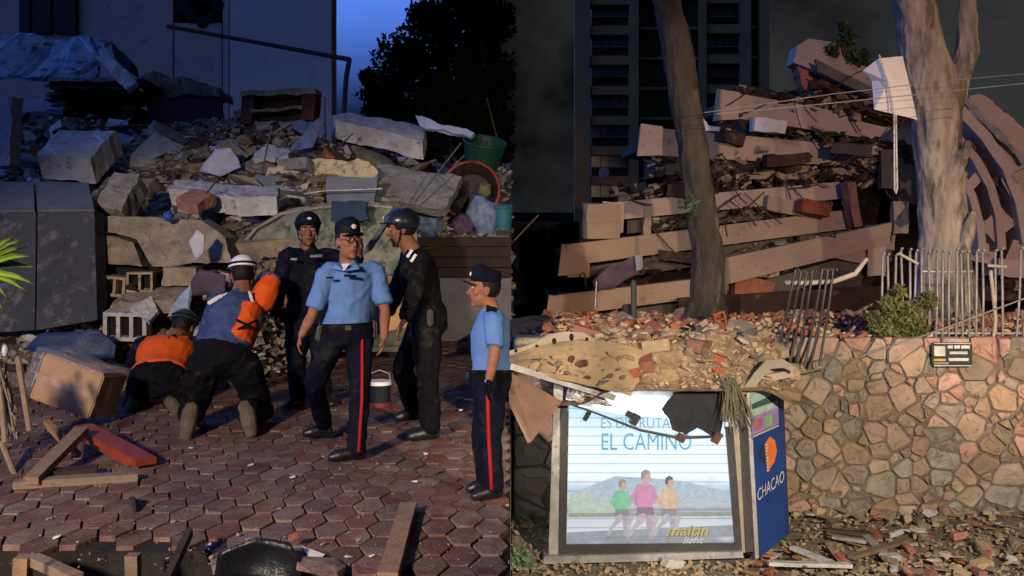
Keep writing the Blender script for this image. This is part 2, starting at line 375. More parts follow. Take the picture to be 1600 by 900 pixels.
bm = bmesh.new(); tube(bm, [P(262, 41, 30), P(400, 66, 30), P(546, 93, 30)], [.06, .06, .07]); bobj('pipe', bm, rebar, T)
bm = bmesh.new(); tube(bm, [P(546, 92, 30), P(541, 120, 30), P(536, 190, 30)], [.07, .07, .07]); bobj('post', bm, rebar, T)
leafm = mat('leaf_dark', (.007, .011, .006), (.004, .006, .004), .9, 3, 0, rnd=.2, spec=0)
def leaves(name, pts, size, m, parent, seed):
    r = random.Random(seed); vs = []; fs = []
    for p in pts:
        e = Euler((r.uniform(-1.2, 1.2), r.uniform(-1.2, 1.2), r.uniform(0, 6.3))).to_matrix(); s = size * r.uniform(.6, 1.4); k = len(vs)
        for q in ((-1, 0, 0), (-.2, -.42, .08), (1, 0, -.05), (-.2, .42, .08)): vs.append(Vector(p) + e @ (Vector(q) * s))
        fs += [[k, k + 1, k + 2], [k, k + 2, k + 3]]
    me = bpy.data.meshes.new(name); me.from_pydata(vs, [], fs); me.update(); return link(name, me, m, parent)
def blobpts(c, rad, n, r, shell=.45):
    out = []
    for _ in range(n):
        d = Vector((r.gauss(0, 1), r.gauss(0, 1), r.gauss(0, 1))).normalized()
        k = (shell + (1 - shell) * r.random()) * (1 + .25 * noise.noise(d * 2.5 + Vector(c)))
        out.append(Vector(c) + Vector((d.x * rad[0], d.y * rad[1], d.z * rad[2])) * k)
    return out
Yt = 33.0; tb = P(705, 330, Yt)
T = empty('broadleaf_tree', (tb.x, Yt, -.4)); tag(T, 'large dark broadleaf tree against the dusk sky behind the rubble', 'tree')
bm = bmesh.new()
tube(bm, [(tb.x, Yt, -1.4), (tb.x + .1, Yt, 1.5), P(700, 220, Yt), P(690, 90, Yt), P(705, -60, Yt)], [.34, .3, .26, .18, .08])
for q in ((610, 110), (620, 150), (770, 80), (780, 170), (640, 40), (740, 20)):
    tube(bm, [P(700, 220, Yt), (P(700, 200, Yt) + P(q[0], q[1], Yt)) / 2 + Vector((0, .4, .2)), P(q[0], q[1], Yt)], [.14, .09, .03], n=6)
bobj('trunk', bm, mat('bark_dark', (.06, .05, .04), (.03, .025, .02), .95, 6, .6, 20), T, True)
r = random.Random(3); pts = []
for (x, y, rad) in ((640, 95, 58), (600, 145, 40), (720, 60, 72), (690, 150, 75), (765, 120, 52), (620, 180, 40), (700, 215, 60), (768, 190, 42), (672, 30, 40), (770, 30, 42), (725, -40, 60), (588, 172, 20), (575, 120, 14), (640, 215, 40), (770, 235, 35), (735, 5, 40)):
    c = P(x, y, Yt + r.uniform(-1.2, 1.2)); k = rad * Yt / F
    pts += blobpts(c, (k, k * 1.3, k * .85), int(rad * 34), r, .3)
leaves('crown', [p for p in pts if p.x < .1], .115, leafm, T, 4)
# ================================================================== rubble of the collapsed houses (dusk side)
def slab(name, pts, Y, ext, m, label, cat, group=None, cuts=2, amp=.02, parent=None):
    """a broken slab: outline given by photo points, each with its own depth, thickness along ext"""
    Ys = Y if isinstance(Y, (list, tuple)) else [Y] * len(pts)
    P3 = [P(x, y, d) for (x, y), d in zip(pts, Ys)]
    if cuts and amp > .012:                              # broken outline
        rj = random.Random(len(pts) * 31 + int(pts[0][0] * 7 + pts[0][1])); out = []
        for i in range(len(P3)):
            a, b = P3[i], P3[(i + 1) % len(P3)]; out.append(a); n_ = max(1, min(7, int((b - a).length / .13)))
            for k_ in range(1, n_): out.append(a.lerp(b, k_ / n_) + Vector((rj.uniform(-1, 1), 0, rj.uniform(-1, 1))) * amp * 1.1)
        P3 = out; cuts = min(cuts, 1) if len(P3) > 8 else cuts
    bm = bmesh.new(); polyprism(bm, P3, ext)
    bmesh.ops.triangulate(bm, faces=[f for f in bm.faces if len(f.verts) > 4])
    if cuts:
        roughen(bm, cuts + 1 if amp > .012 else cuts, amp * .7, 7, len(bpy.data.objects) % 50)
        if amp > .012: roughen(bm, 0, amp * .45, 21, 9)
    o = bobj(name, bm, m, parent)
    if not parent: tag(o, label, cat, group)
    return o
bluesheet = mat('sheet_blue', (.36, .46, .62), (.16, .22, .34), .5, 2.5, .2, 20, spots=(.04, .05, .07), sthr=.56, sscale=4)
slab('roof_sheet', [(-20, 118), (145, 123), (172, 62), (-20, 52)], [18.6, 18.6, 19.6, 19.6], (0, .05, -.06), bluesheet, 'pale blue stained roof sheet lying on top of the rubble', 'roof sheet', cuts=5, amp=.07)
G = empty('board_stack', P(145, 200, 18)); tag(G, 'stack of collapsed dark boards under the blue roof sheet', 'boards')
rg = random.Random(8)
for i in range(11):
    y = 124 + i * 7.2; x0 = 80 + rg.uniform(-12, 14); x1 = 205 + rg.uniform(-14, 22)
    slab('board', [(x0, y + 4), (x1, y + 2 + rg.uniform(-3, 5)), (x1 - 3, y - 1), (x0 + 3, y - 2)], [17.6 + rg.uniform(-.1, .1)] * 2 + [18.0] * 2, (0, .8, -.05), wood_dark, '', '', parent=G, cuts=1, amp=.03)
slab('window_frame', [(150, 92), (162, 76), (212, 127), (197, 141)], [17.8, 17.9, 17.4, 17.3], (.03, .08, -.05), conc_white, 'white painted frame leaning down beside the dark boards', 'frame')
slab('roof_tile_bundle', [(172, 62), (202, 92), (206, 110), (180, 92)], 18.6, (0, .4, -.1), wood_dark, 'dark broken roof edge at the corner of the blue sheet', 'roof edge')
slab('rendered_ledge', [(212, 128), (240, 112), (342, 138), (345, 152), (228, 150)], 18.5, (0, .9, -.05), conc_warm, 'stained tan ledge above the burgundy panel', 'ledge', cuts=3, amp=.05)
slab('burgundy_panel', [(222, 150), (346, 156), (348, 200), (240, 196)], 18.2, (0, .08, 0), mat('burgundy', (.10, .025, .04), (.065, .018, .03), .8, 3, .2), 'burgundy wall panel standing in the rubble', 'panel')
slab('concrete_slab', [(57, 241), (140, 248), (183, 204), (92, 203)], [14.3, 14.3, 15.1, 15.1], (.05, .1, -.32), conc_white, 'thick slab with a smooth white top tilted beside the boards', 'slab')
slab('blue_wall_piece', [(-20, 262), (14, 258), (20, 150), (-20, 142)], [13.6, 13.6, 14, 14], (0, .3, 0), mat('pale_blue_wall', (.30, .33, .40), (.2, .22, .27), .85, 2, .3, 20), 'upright pale grey wall piece at the edge of the picture', 'wall piece')
# the big slate slab at the edge: sloping top, face, middle joint
G = empty('slate_slab', P(75, 515, 11.6)); tag(G, 'large smooth slate-grey wall slab leaning on the rubble', 'slab')
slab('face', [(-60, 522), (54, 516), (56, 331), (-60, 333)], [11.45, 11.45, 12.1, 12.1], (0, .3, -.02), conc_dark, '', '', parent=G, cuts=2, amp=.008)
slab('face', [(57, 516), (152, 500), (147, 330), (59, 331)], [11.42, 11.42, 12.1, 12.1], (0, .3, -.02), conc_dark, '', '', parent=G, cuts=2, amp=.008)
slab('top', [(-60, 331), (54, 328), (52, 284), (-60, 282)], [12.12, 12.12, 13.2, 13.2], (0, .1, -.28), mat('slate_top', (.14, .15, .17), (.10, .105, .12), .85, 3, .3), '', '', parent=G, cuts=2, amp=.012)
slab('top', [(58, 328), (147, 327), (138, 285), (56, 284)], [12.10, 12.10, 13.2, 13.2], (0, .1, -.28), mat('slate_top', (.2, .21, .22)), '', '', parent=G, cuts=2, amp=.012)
slab('concrete_block', [(147, 322), (190, 330), (217, 272), (178, 268)], [12.6, 12.6, 13.1, 13.1], (.02, .25, -.18), conc, 'long concrete block end-on right of the slate slab', 'block')
slab('concrete_slab', [(262, 295), (358, 306), (370, 290), (275, 280)], [13.3, 13.3, 13.9, 13.9], (.02, .1, -.2), conc_white, 'flat white-topped slab above the broken beam', 'slab')
slab('concrete_block', [(350, 305), (432, 308), (437, 292), (368, 288)], [13.0, 13.0, 13.5, 13.5], (0, .05, -.22), conc_white, 'pale rectangular block beside the quilted mattress', 'block')
slab('clay_block', [(275, 310), (308, 320), (335, 304), (300, 294)], [12.9, 12.8, 13.1, 13.2], (0, .06, -.12), brickm, 'reddish clay block lying below the white slab', 'brick')
# broken beam in two pieces
G = empty('broken_beam', P(250, 416, 12.3)); tag(G, 'tan concrete beam broken by a diagonal crack', 'beam')
slab('beam_piece', [(150, 408), (222, 417), (208, 380), (184, 371), (150, 366)], [12.15] * 2 + [12.3] * 3, (0, .45, .0), conc_warm, '', '', parent=G, cuts=2, amp=.015)
slab('beam_piece', [(238, 416), (362, 410), (352, 372), (312, 344), (150, 337), (150, 361), (188, 366), (214, 375)], [12.2, 12.2, 12.35, 12.5, 12.5, 12.4, 12.35, 12.3], (0, .45, .0), conc_warm, '', '', parent=G, cuts=2, amp=.015)
slab('gap_shade_sheet', [(150, 432), (250, 432), (300, 418), (150, 408)], 12.35, (0, .4, 0), black, 'black sheet painting the shade of the gap under the broken beam', 'board', cuts=0)  # black sheet, the shade of the gap put into its colour
# hollow blocks
def hollow_block(c, w, h, d, rot, m, label, holes=3):
    e = empty('hollow_block', c); tag(e, label, 'block')
    bm = bmesh.new(); t = w * .09
    q = Euler(rot)
    def bb(x, y, z, sx, sy, sz): box(bm, Vector(c) + q.to_matrix() @ Vector((x, y, z)), (sx, sy, sz), q)
    bb(0, 0, h / 2 - t / 2, w, d, t); bb(0, 0, -h / 2 + t / 2, w, d, t)
    for i in range(holes + 1): bb(-w / 2 + t / 2 + (w - t) * i / holes, 0, 0, t, d - .004, h - 2 * t - .002)
    bobj('shell', bm, m, e)
    bm = bmesh.new(); bb(0, d * .2, 0, w - 2.2 * t, d * .5, h - 2.2 * t); bobj('hollow', bm, black, e)
hollow_block(P(199, 508, 11.5), .44, .30, .2, (.1, .03, .06), conc_white, 'pale hollow block with two rows of openings by the helmet', 3)
hollow_block(P(180, 446, 12.1), .36, .22, .25, (0, .08, -.15), conc_warm, 'hollow clay block half buried below the broken beam')
hollow_block(P(222, 440, 12.1), .28, .22, .25, (0, .0, .1), conc_warm, 'smaller hollow block wedged under the beam crack', 2)
slab('concrete_block', [(252, 446), (305, 446), (306, 418), (254, 418)], 11.95, (0, .3, 0), conc_warm, 'square tan block under the right end of the beam', 'block')
slab('concrete_slab', [(172, 478), (290, 462), (300, 446), (205, 450)], [11.6, 11.6, 12.1, 12.1], (0, .05, -.14), conc_warm, 'flat tan slab lying above the hollow block', 'slab')
slab('plaster_sheet', [(203, 480), (232, 502), (248, 486), (236, 462)], [11.4, 11.3, 11.5, 11.6], (0, .03, -.04), conc_white, 'white plaster sheet right of the hollow block', 'plaster')
slab('pale_panel', [(262, 495), (290, 490), (298, 446), (285, 458)], [11.3, 11.35, 11.6, 11.6], (.02, .04, 0), mat('pale_panel', (.36, .42, .52), (.28, .33, .42), .6, 3), 'pale blue pointed panel standing behind the dark helmet', 'panel')
# cloth, bag, mattress
def drape(name, pts, Y, m, label, cat, amp=.06, seed=0, thick=.02):
    bm = bmesh.new(); polyprism(bm, [P(x, y, Y) for x, y in pts], (0, thick, 0))
    bmesh.ops.triangulate(bm, faces=bm.faces[:]); bmesh.ops.subdivide_edges(bm, edges=bm.edges[:], cuts=5, use_grid_fill=True)
    for v in bm.verts:
        n_ = noise.noise_vector(v.co * 4 + Vector((seed, 0, 0))); v.co += Vector((n_.x * .2, n_.y, n_.z * .2)) * amp
    return tag(bobj(name, bm, m, None, True), label, cat)
drape('cloth', [(298, 440), (312, 420), (352, 430), (350, 470), (322, 462), (300, 462)], 11.6, mat('cloth_purple', (.10, .07, .11), (.05, .035, .06), .8, 5), 'crumpled purple cloth between rubble and white helmet', 'cloth')
drape('plastic_bag', [(294, 378), (306, 358), (318, 368), (319, 395), (306, 408)], 11.7, mat('bag_white', (.55, .55, .6), (.42, .42, .48), .5, 5), 'white plastic bag hanging in front of the broken beam', 'bag')
drape('plastic_bag', [(310, 268), (335, 232), (360, 232), (378, 262), (345, 276)], 15.0, mat('bag_lilac', (.46, .46, .56), (.34, .34, .43), .6, 5), 'crumpled pale lilac sheet on top of the rubble', 'sheet', .15)
drape('tarpaulin', [(35, 548), (60, 522), (150, 515), (180, 540), (178, 560), (100, 556)], 11.0, mat('tarp_navy', (.02, .045, .12), (.012, .026, .07), .5, 5), 'dark blue tarpaulin spread behind the cardboard box', 'tarpaulin', .08)
quilt = mat('quilt', (.25, .25, .20), (.105, .12, .085), .9, 7, .5, 30, spots=(.05, .07, .05), sthr=.56, sscale=6)
bm = bmesh.new()
prof = [(356, 548), (352, 440), (366, 392), (400, 352), (440, 328), (500, 318), (560, 314), (612, 318), (648, 336), (655, 440), (650, 548)]
polyprism(bm, [P(x, y, 12.9) for x, y in prof], (0, .28, 0))
bmesh.ops.bevel(bm, geom=bm.edges[:], offset=.07, segments=2, affect='EDGES')
bmesh.ops.triangulate(bm, faces=bm.faces[:]); bmesh.ops.subdivide_edges(bm, edges=bm.edges[:], cuts=3, use_grid_fill=True)
for v in bm.verts: v.co.y += .08 * noise.noise(Vector((v.co.x * 3, v.co.z * 4, 0))) + .12 * (v.co.z - 1.5)
M_ = bobj('mattress', bm, quilt, None, True); tag(M_, 'mottled green-grey quilted mattress leaning behind the officers', 'mattress')
bm = bmesh.new(); tube(bm, [P(x, y, 12.93) for x, y in ((362, 402), (400, 357), (440, 334), (500, 324), (560, 320), (612, 324))], [.022] * 6, n=6); bobj('piping', bm, mat('piping', (.34, .32, .26)), M_)
slab('blue_cushion', [(516, 345), (575, 345), (572, 315), (518, 315)], 12.55, (0, .12, 0), mat('cushion_navy', (.03, .055, .11), (.02, .04, .08), .9, 5), 'dark blue cloth hung over the mattress edge', 'cloth', cuts=3, amp=.03)
# cream wall and slabs in the middle distance
slab('cream_wall', [(395, 300), (420, 262), (470, 258), (500, 248), (575, 252), (590, 268), (578, 292), (520, 302)], [15.2] * 8, (0, .3, -.05), cream, 'broken wall piece with flaking cream paint', 'wall piece', cuts=2, amp=.03)
slab('grey_wall', [(576, 312), (695, 326), (722, 276), (590, 256)], [15.0, 15.0, 15.9, 15.9], (0, .2, -.1), conc, 'flat grey wall slab tilted beside the red basin', 'wall piece')
slab('grey_wall', [(395, 300), (470, 306), (470, 278), (400, 272)], 14.9, (0, .15, 0), mat('wall_bluegrey', (.18, .2, .25), (.12, .135, .17), .9, 3), 'blue-grey block below the cream wall', 'wall piece')
slab('grey_wall', [(510, 318), (585, 318), (590, 276), (512, 276)], 14.7, (0, .15, 0), mat('wall_bluegrey', (.18, .2, .25)), 'blue-grey painted wall patch above the mattress', 'wall piece')
slab('roof_slab', [(524, 188), (660, 220), (666, 198), (556, 178), (517, 180)], [16.8, 16.6, 17.4, 17.6, 17.4], (0, .15, -.28), conc_white, 'long white-topped roof slab lying across the rubble crest', 'slab')
slab('metal_sheet', [(650, 180), (742, 208), (735, 214), (656, 196)], [16.6, 16.2, 16.2, 16.6], (0, .1, -.03), mat('sheet_pale', (.42, .47, .58), (.3, .34, .43), .5, 4), 'pale pointed metal sheet beside the roof slab', 'sheet')
slab('blue_board', [(452, 234), (488, 230), (508, 190), (498, 184)], [16, 16, 16.3, 16.3], (0, .05, 0), mat('board_blue', (.13, .18, .30), (.09, .12, .21), .7, 3), 'blue board leaning against the dark cabinet', 'board')
slab('plaster_sheet', [(395, 248), (450, 246), (452, 232), (408, 230)], [15.4, 15.4, 15.8, 15.8], (0, .05, -.06), conc_white, 'small white plaster plate left of the blue board', 'plaster')
G = empty('wrecked_cabinet', P(430, 192, 17.4)); tag(G, 'wrecked dark red-brown cabinet on the rubble crest', 'cabinet')
cab = mat('cabinet_red', (.085, .028, .018), (.04, .016, .012), .7, 5)
slab('panel', [(376, 194), (392, 192), (396, 146), (378, 148)], 17.3, (0, .5, 0), cab, '', '', parent=G); slab('panel', [(470, 186), (490, 188), (492, 142), (474, 142)], 17.3, (0, .5, 0), cab, '', '', parent=G)
slab('top_board', [(374, 150), (494, 146), (492, 138), (376, 142)], 17.2, (0, .6, 0), conc_warm, '', '', parent=G); slab('back_board', [(380, 192), (488, 186), (488, 148), (382, 150)], 17.8, (0, .05, 0), cab, '', '', parent=G)
slab('shelf', [(392, 176), (472, 170), (472, 164), (392, 170)], 17.25, (0, .4, 0), wood, '', '', parent=G)
# tubs and bags at the crest on the tree side
def tub(name, c, r0, r1, h, axis, m, mi, label, ring=None):
    e = empty(name, c); tag(e, label, 'tub')
    q = Vector(axis).to_track_quat('Z', 'X').to_matrix(); bm = bmesh.new(); n = 28; rings = []
    for (r_, z_) in ((r0 * .05, 0), (r0, 0), (r1, h), (r1 * .95, h), (r0 * .94, .02), (r0 * .05, .02)):
        rings.append([bm.verts.new(Vector(c) + q @ Vector((r_ * math.cos(6.2832 * k / n), r_ * math.sin(6.2832 * k / n), z_))) for k in range(n)])
    for a, b in zip(rings, rings[1:]):
        for k in range(n): bm.faces.new((a[k], a[(k + 1) % n], b[(k + 1) % n], b[k]))
    bobj('shell', bm, m, e, False)
    bm = bmesh.new(); tube(bm, [Vector(c) + q @ Vector((r1 * math.cos(6.2832 * k / n), r1 * math.sin(6.2832 * k / n), h)) for k in range(n + 1)], [ring or .02] * (n + 1), n=6, cap=0); bobj('rim', bm, mi, e, True)
    return e
redp = mat('plastic_red', (.2, .015, .012), (.15, .012, .01), .45, 4, .02, spec=.5); greenp = mat('plastic_green', (.008, .055, .036), (.006, .04, .026), .5, 4, .02); tealp = mat('plastic_teal', (.03, .14, .19), (.02, .11, .15), .5, 4, .02)
darkp = mat('plastic_dark', (.03, .022, .022), (.02, .015, .015), .6, 4)
tub('round_basin', P(738, 302, 16.35), .30, .43, .22, (-.1, -1, .18), darkp, redp, 'round basin with a red rim tipped on its side', .028)
tub('green_tub', P(752, 262, 17.0), .25, .33, .42, (.15, -.35, 1), greenp, greenp, 'green plastic tub above the red-rimmed basin')
tub('teal_bucket', P(786, 362, 15.9), .11, .14, .36, (0, -.1, 1), tealp, tealp, 'teal bucket at the end of the rubble above the board wall')
def bag(c, ax, m, label, seed):
    bm = bmesh.new(); ell(bm, c, (Vector((ax[0], 0, 0)), Vector((0, ax[1], 0)), Vector((0, 0, ax[2]))), 4)
    for v in bm.verts: v.co += (v.co - Vector(c)) * .35 * noise.noise(v.co * 5 + Vector((seed, 0, 0))) + noise.noise_vector(v.co * 11) * .03
    return tag(bobj('bag', bm, m, None, True), label, 'bag')
bagb = mat('bag_blue', (.16, .22, .36), (.08, .11, .2), .45, 6)
bag(P(757, 338, 15.9), (.22, .16, .26), bagb, 'crumpled blue-grey bag below the red-rimmed basin', 1)
bag(P(673, 348, 15.8), (.18, .15, .24), mat('bag_dusty_blue', (.10, .16, .27), (.06, .09, .15), .6, 6), 'dusty blue bag behind the tall helmeted officer', 2)
bag(P(722, 352, 15.85), (.16, .14, .15), mat('bag_plum', (.09, .05, .10), (.05, .03, .06), .6, 6), 'plum-coloured bundle between the two blue bags', 3)
bag(P(712, 300, 16.1), (.13, .1, .14), black, 'black rubbish bag inside the tipped basin', 4)
bag(P(757, 296, 16.1), (.10, .08, .12), mat('bag_olive', (.12, .13, .05), (.06, .07, .03), .7, 6), 'small olive bundle inside the tipped basin', 5)
bm = bmesh.new(); tube(bm, [P(648, 316, 14.7), P(720, 224, 15.6)], [.014, .012], n=6); tag(bobj('thin_pole', bm, metal), 'thin pale pole slanting up to the rubble crest', 'pole')
bm = bmesh.new(); ell(bm, P(263, 338, 12.3), (Vector((.06, 0, 0)), Vector((0, .06, 0)), Vector((0, 0, .06))), 3); tag(bobj('ball', bm, mat('ball_blue', (.03, .10, .38), None, .4)), 'small bright blue ball on the broken beam', 'ball')
# board wall with grey plinth
G = empty('board_wall', P(740, 520, 15.4)); tag(G, 'low dark board wall on a grey plinth behind the officers', 'wall')
for i in range(4):
    z0, z1 = 1.46 - .145 * i, 1.46 - .145 * (i + 1) + .012
    bm = bmesh.new(); box(bm, (-1.31, 15.42 + .012 * (i % 2), (z0 + z1) / 2), (2.6, .05, z0 - z1)); roughen(bm, 3, .004, 6, i); bobj('board', bm, mat('board_umber', (.03, .017, .012), (.016, .01, .008), .8, 6, .3), G)
bm = bmesh.new(); box(bm, (-1.305, 15.46, .44), (2.59, .12, .88)); roughen(bm, 3, .006, 3); bobj('plinth', bm, mat('plinth_grey', (.15, .14, .155), (.11, .105, .115), .9, 3), G)
# ------------------------------------------------------------------ loose pieces all over the mound
rg = random.Random(21); mats = [conc, conc, conc_warm, conc_warm, conc_white, conc_white, brickm, wood, wood_dark, wood, rebar]
cnt = 0
for i in range(900):
    px, py = rg.uniform(0, 798), rg.uniform(165, 560)
    p = hit(px, py)
    if not p: continue
    if px < 150 and 270 < py < 520: continue
    kind = rg.choice(('chunk', 'chunk', 'shard', 'shard', 'plank', 'block'))
    m = rg.choice(mats[7:]) if kind == 'plank' else rg.choice(mats[:7])
    s = rg.uniform(.14, .34) * (1.9 if kind == 'plank' else 1)
    if cnt < 270:
        nm, lb, gr = {'plank': ('loose_board', 'loose broken board lying in the rubble mound', 'boards in the rubble mound'), 'shard': ('plaster_shard', 'loose flat shard of plaster in the rubble mound', 'shards in the rubble mound'), 'chunk': ('masonry_chunk', 'loose broken chunk of masonry in the rubble mound', 'chunks in the rubble mound'), 'block': ('masonry_block', 'loose squared masonry block in the rubble mound', 'blocks in the rubble mound')}[kind]
        piece(kind, nm, m, p + Vector((0, .05, .03)), s, rrot(rg, .6), lb, {'plank': 'board', 'shard': 'shard', 'chunk': 'chunk', 'block': 'block'}[kind], gr, rng=rg); cnt += 1
rg = random.Random(64)
pal = (mat('slab_bluegrey', (.26, .28, .33), (.16, .175, .21), .85, 3, .4, 25, rnd=.25, spots=(.36, .37, .4), sthr=.62), conc, conc_warm, conc_white)
for i in range(70):
    px, py = rg.uniform(5, 790), rg.uniform(175, 345) if rg.random() < .75 else rg.uniform(345, 540)
    if px < 150 and py > 270: continue
    p = hit(px, py)
    if not p: continue
    kind = rg.choice(('shard', 'shard', 'block', 'plank')); s_ = rg.uniform(.4, .95) * (1.6 if kind == 'plank' else 1)
    piece(kind, {'plank': 'long_board', 'block': 'large_block', 'shard': 'wall_shard'}[kind], rg.choice((wood, wood_dark, wood)) if kind == 'plank' else rg.choice(pal), p + Vector((0, .1, .06)), (s_, s_, s_ * .7), (rg.uniform(.1, .8), rg.uniform(-.5, .5), rg.uniform(0, 6.28)), {'plank': 'long loose board thrown across the rubble mound', 'block': 'large broken block lying in the rubble mound', 'shard': 'large flat wall fragment lying in the rubble mound'}[kind], {'plank': 'long board', 'block': 'block', 'shard': 'wall fragment'}[kind], {'plank': 'long boards in the mound', 'block': 'large blocks in the mound', 'shard': 'large wall fragments in the mound'}[kind], rng=rg)
for i in range(24):
    p = hit(rg.uniform(150, 790), rg.uniform(185, 420))
    if not p: continue
    d = Vector((rg.uniform(-1, 1), rg.uniform(-.6, .2), rg.uniform(.05, .9))).normalized() * rg.uniform(.5, 1.3); bm = bmesh.new(); tube(bm, [p - d * .2, p + d * .4 + Vector((rg.uniform(-.08, .08), 0, rg.uniform(-.05, .1))), p + d], [.012] * 3, n=5); tag(bobj('reinforcing_rod', bm, rebar if i % 3 else metal), 'bent steel rod sticking out of the rubble mound', 'rod', 'rods in the mound')
def mound_pts(n, seed):
    r = random.Random(seed); out = []
    while len(out) < n:
        p = hit(r.uniform(-10, 798), r.uniform(165, 585))
        if p: out.append(p + Vector((0, .02, .02)))
    return out
tag(scatter_stuff('grey_debris', conc, mound_pts(2600, 1), .03, .11, 1), 'small grey masonry crumbs over the rubble mound', 'debris', kind='stuff')
tag(scatter_stuff('pale_debris', conc_white, mound_pts(1400, 2), .03, .12, 2, .3), 'small pale plaster flakes over the rubble mound', 'debris', kind='stuff')
tag(scatter_stuff('tan_debris', conc_warm, mound_pts(2400, 3), .03, .12, 3), 'small tan crumbs and splinters over the rubble mound', 'debris', kind='stuff')
tag(scatter_stuff('dark_debris', wood_dark, mound_pts(1700, 4), .04, .2, 4, .3), 'small dark splinters over the rubble mound', 'debris', kind='stuff')
# ================================================================== people
def oval(bm, c, side, fwd, up, a, b, h0, h1, n=20):
    """short elliptical band (belts, hat bands)"""
    rings = []
    for k_, z in ((1, h0), (1.0, h1)):
        rings.append([bm.verts.new(c + side * a * k_ * math.cos(6.2832 * i / n) + fwd * b * k_ * math.sin(6.2832 * i / n) + up * z) for i in range(n)])
    for i in range(n): bm.faces.new((rings[0][i], rings[0][(i + 1) % n], rings[1][(i + 1) % n], rings[1][i]))
    bm.faces.new(rings[0][::-1]); bm.faces.new(rings[1])
def person(label, J, look, hs=1.0, skinm=skin, shirt=None, sleeve='long', pants=navy, boots=bootm, hat=None, hatm=None, gloves=None, stripe=None, belt=None, k=1.0, seed=0, kneel=False, vest=None, glasses=False, extra=None):
    j = {a: P(*b) for a, b in J.items()}
    base = Vector((j['pelvis'].x, j['pelvis'].y, 0))
    root = empty('person', base); tag(root, label, 'person')
    fwd = Vector(look).normalized(); right = fwd.cross(Vector((0, 0, 1))).normalized(); up = right.cross(fwd).normalized()
    hc = j['head']; nk = j['neck']; pv = j['pelvis']
    shv = (j['shR'] - j['shL']).normalized(); hpv = (j['hipR'] - j['hipL']).normalized()
    spine_top = (j['shL'] + j['shR']) / 2
    def sp(t): return pv.lerp(spine_top, t)
    def sd(t): return hpv.lerp(shv, t).normalized()
    shw = (j['shR'] - j['shL']).length / 2
    wv = max(.155, min(.20, shw * .95)) * k
    def torso(bm, g, lo=-.18, hi=1.0):
        lev = [(-.18, .12, .095), (-.05, .165, .115), (.1, .17, .118), (.3, .152, .112), (.5, .158, .118), (.72, .175, .125), (.9, .172, .11), (1.02, .13, .085)]
        lev = [l for l in lev if lo <= l[0] <= hi + .03]
        sc = wv / .175
        tube(bm, [sp(t) for t, a, b in lev], [(a * sc + g, b * k + g) for t, a, b in lev], [sd(min(1, max(0, t))) for t, a, b in lev], n=16, cap=.3)
    # ---------- body
    bm = bmesh.new(); torso(bm, 0)
    tube(bm, [sp(.95), nk, hc - up * .05 * hs], [.085 * k, .068 * k, .058 * hs])
    cr_ = hc + up * .022 * hs - fwd * .006 * hs
    ell(bm, cr_, (right * .074 * hs, fwd * .094 * hs, up * .10 * hs), 4)
    ell(bm, hc + fwd * .022 * hs - up * .055 * hs, (right * .058 * hs, fwd * .066 * hs, up * .066 * hs), 4)
    ell(bm, hc + fwd * .068 * hs - up * .106 * hs, (right * .024 * hs, fwd * .018 * hs, up * .017 * hs), 3)
    tube(bm, [hc + fwd * .084 * hs + up * .018 * hs, hc + fwd * .101 * hs - up * .014 * hs, hc + fwd * .108 * hs - up * .032 * hs], [.008 * hs, .011 * hs, .016 * hs], n=8)
    tube(bm, [hc + fwd * .076 * hs + up * .03 * hs - right * .045 * hs, hc + fwd * .089 * hs + up * .034 * hs, hc + fwd * .076 * hs + up * .03 * hs + right * .045 * hs], [.011 * hs] * 3, n=8)
    ell(bm, hc + fwd * .081 * hs - up * .066 * hs, (right * .025 * hs, fwd * .013 * hs, up * .012 * hs), 3)
    for s in (-1, 1):
        ell(bm, hc + right * s * .077 * hs - up * .008 * hs - fwd * .008 * hs, (right * .010 * hs, fwd * .019 * hs, up * .032 * hs), 3)
        ell(bm, hc + right * s * .042 * hs + fwd * .062 * hs - up * .022 * hs, (right * .022 * hs, fwd * .02 * hs, up * .02 * hs), 3)
    for s in 'LR':
        tube(bm, [j['sh' + s], j['el' + s], j['wr' + s]], [.055 * k, .042 * k, .030 * k])
        tube(bm, [j['el' + s].lerp(j['wr' + s], .05), j['el' + s].lerp(j['wr' + s], .3), j['wr' + s]], [.042 * k, .045 * k, .030 * k])
        tube(bm, [j['hip' + s], j['kn' + s], j['an' + s]], [.085 * k, .06 * k, .042 * k])
        if not gloves: hand(bm, j, s, shv, k)
    o = link('body', remesh(bm, .0085, 2), skinm, root, True)
    # ---------- face details and hair
    for s in (-1, 1):
        bm = bmesh.new(); ell(bm, hc + right * s * .032 * hs + fwd * .084 * hs + up * .010 * hs, (right * .014 * hs, fwd * .007 * hs, up * .007 * hs), 2); e_ = bobj('eye', bm, white, root, True)
        bm = bmesh.new(); ell(bm, hc + right * s * .032 * hs + fwd * .089 * hs + up * .010 * hs, (right * .0065 * hs, fwd * .004 * hs, up * .0065 * hs), 2); bobj('iris', bm, hairm, e_, True)
        bm = bmesh.new(); tube(bm, [hc + right * s * .016 * hs + fwd * .098 * hs + up * .030 * hs, hc + right * s * .050 * hs + fwd * .084 * hs + up * .032 * hs], [.006 * hs, .004 * hs], n=6); bobj('eyebrow', bm, hairm, root)
    bm = bmesh.new(); tube(bm, [hc + right * -.022 * hs + fwd * .088 * hs - up * .066 * hs, hc + fwd * .0955 * hs - up * .064 * hs, hc + right * .022 * hs + fwd * .088 * hs - up * .066 * hs], [.004 * hs, .0055 * hs, .004 * hs], n=6); bobj('mouth', bm, mat('lips', (.16, .05, .04), None, .5), root)
    bm = bmesh.new(); ell(bm, cr_ - fwd * .013 * hs + up * .002, (right * .079 * hs, fwd * .093 * hs, up * .103 * hs), 3)
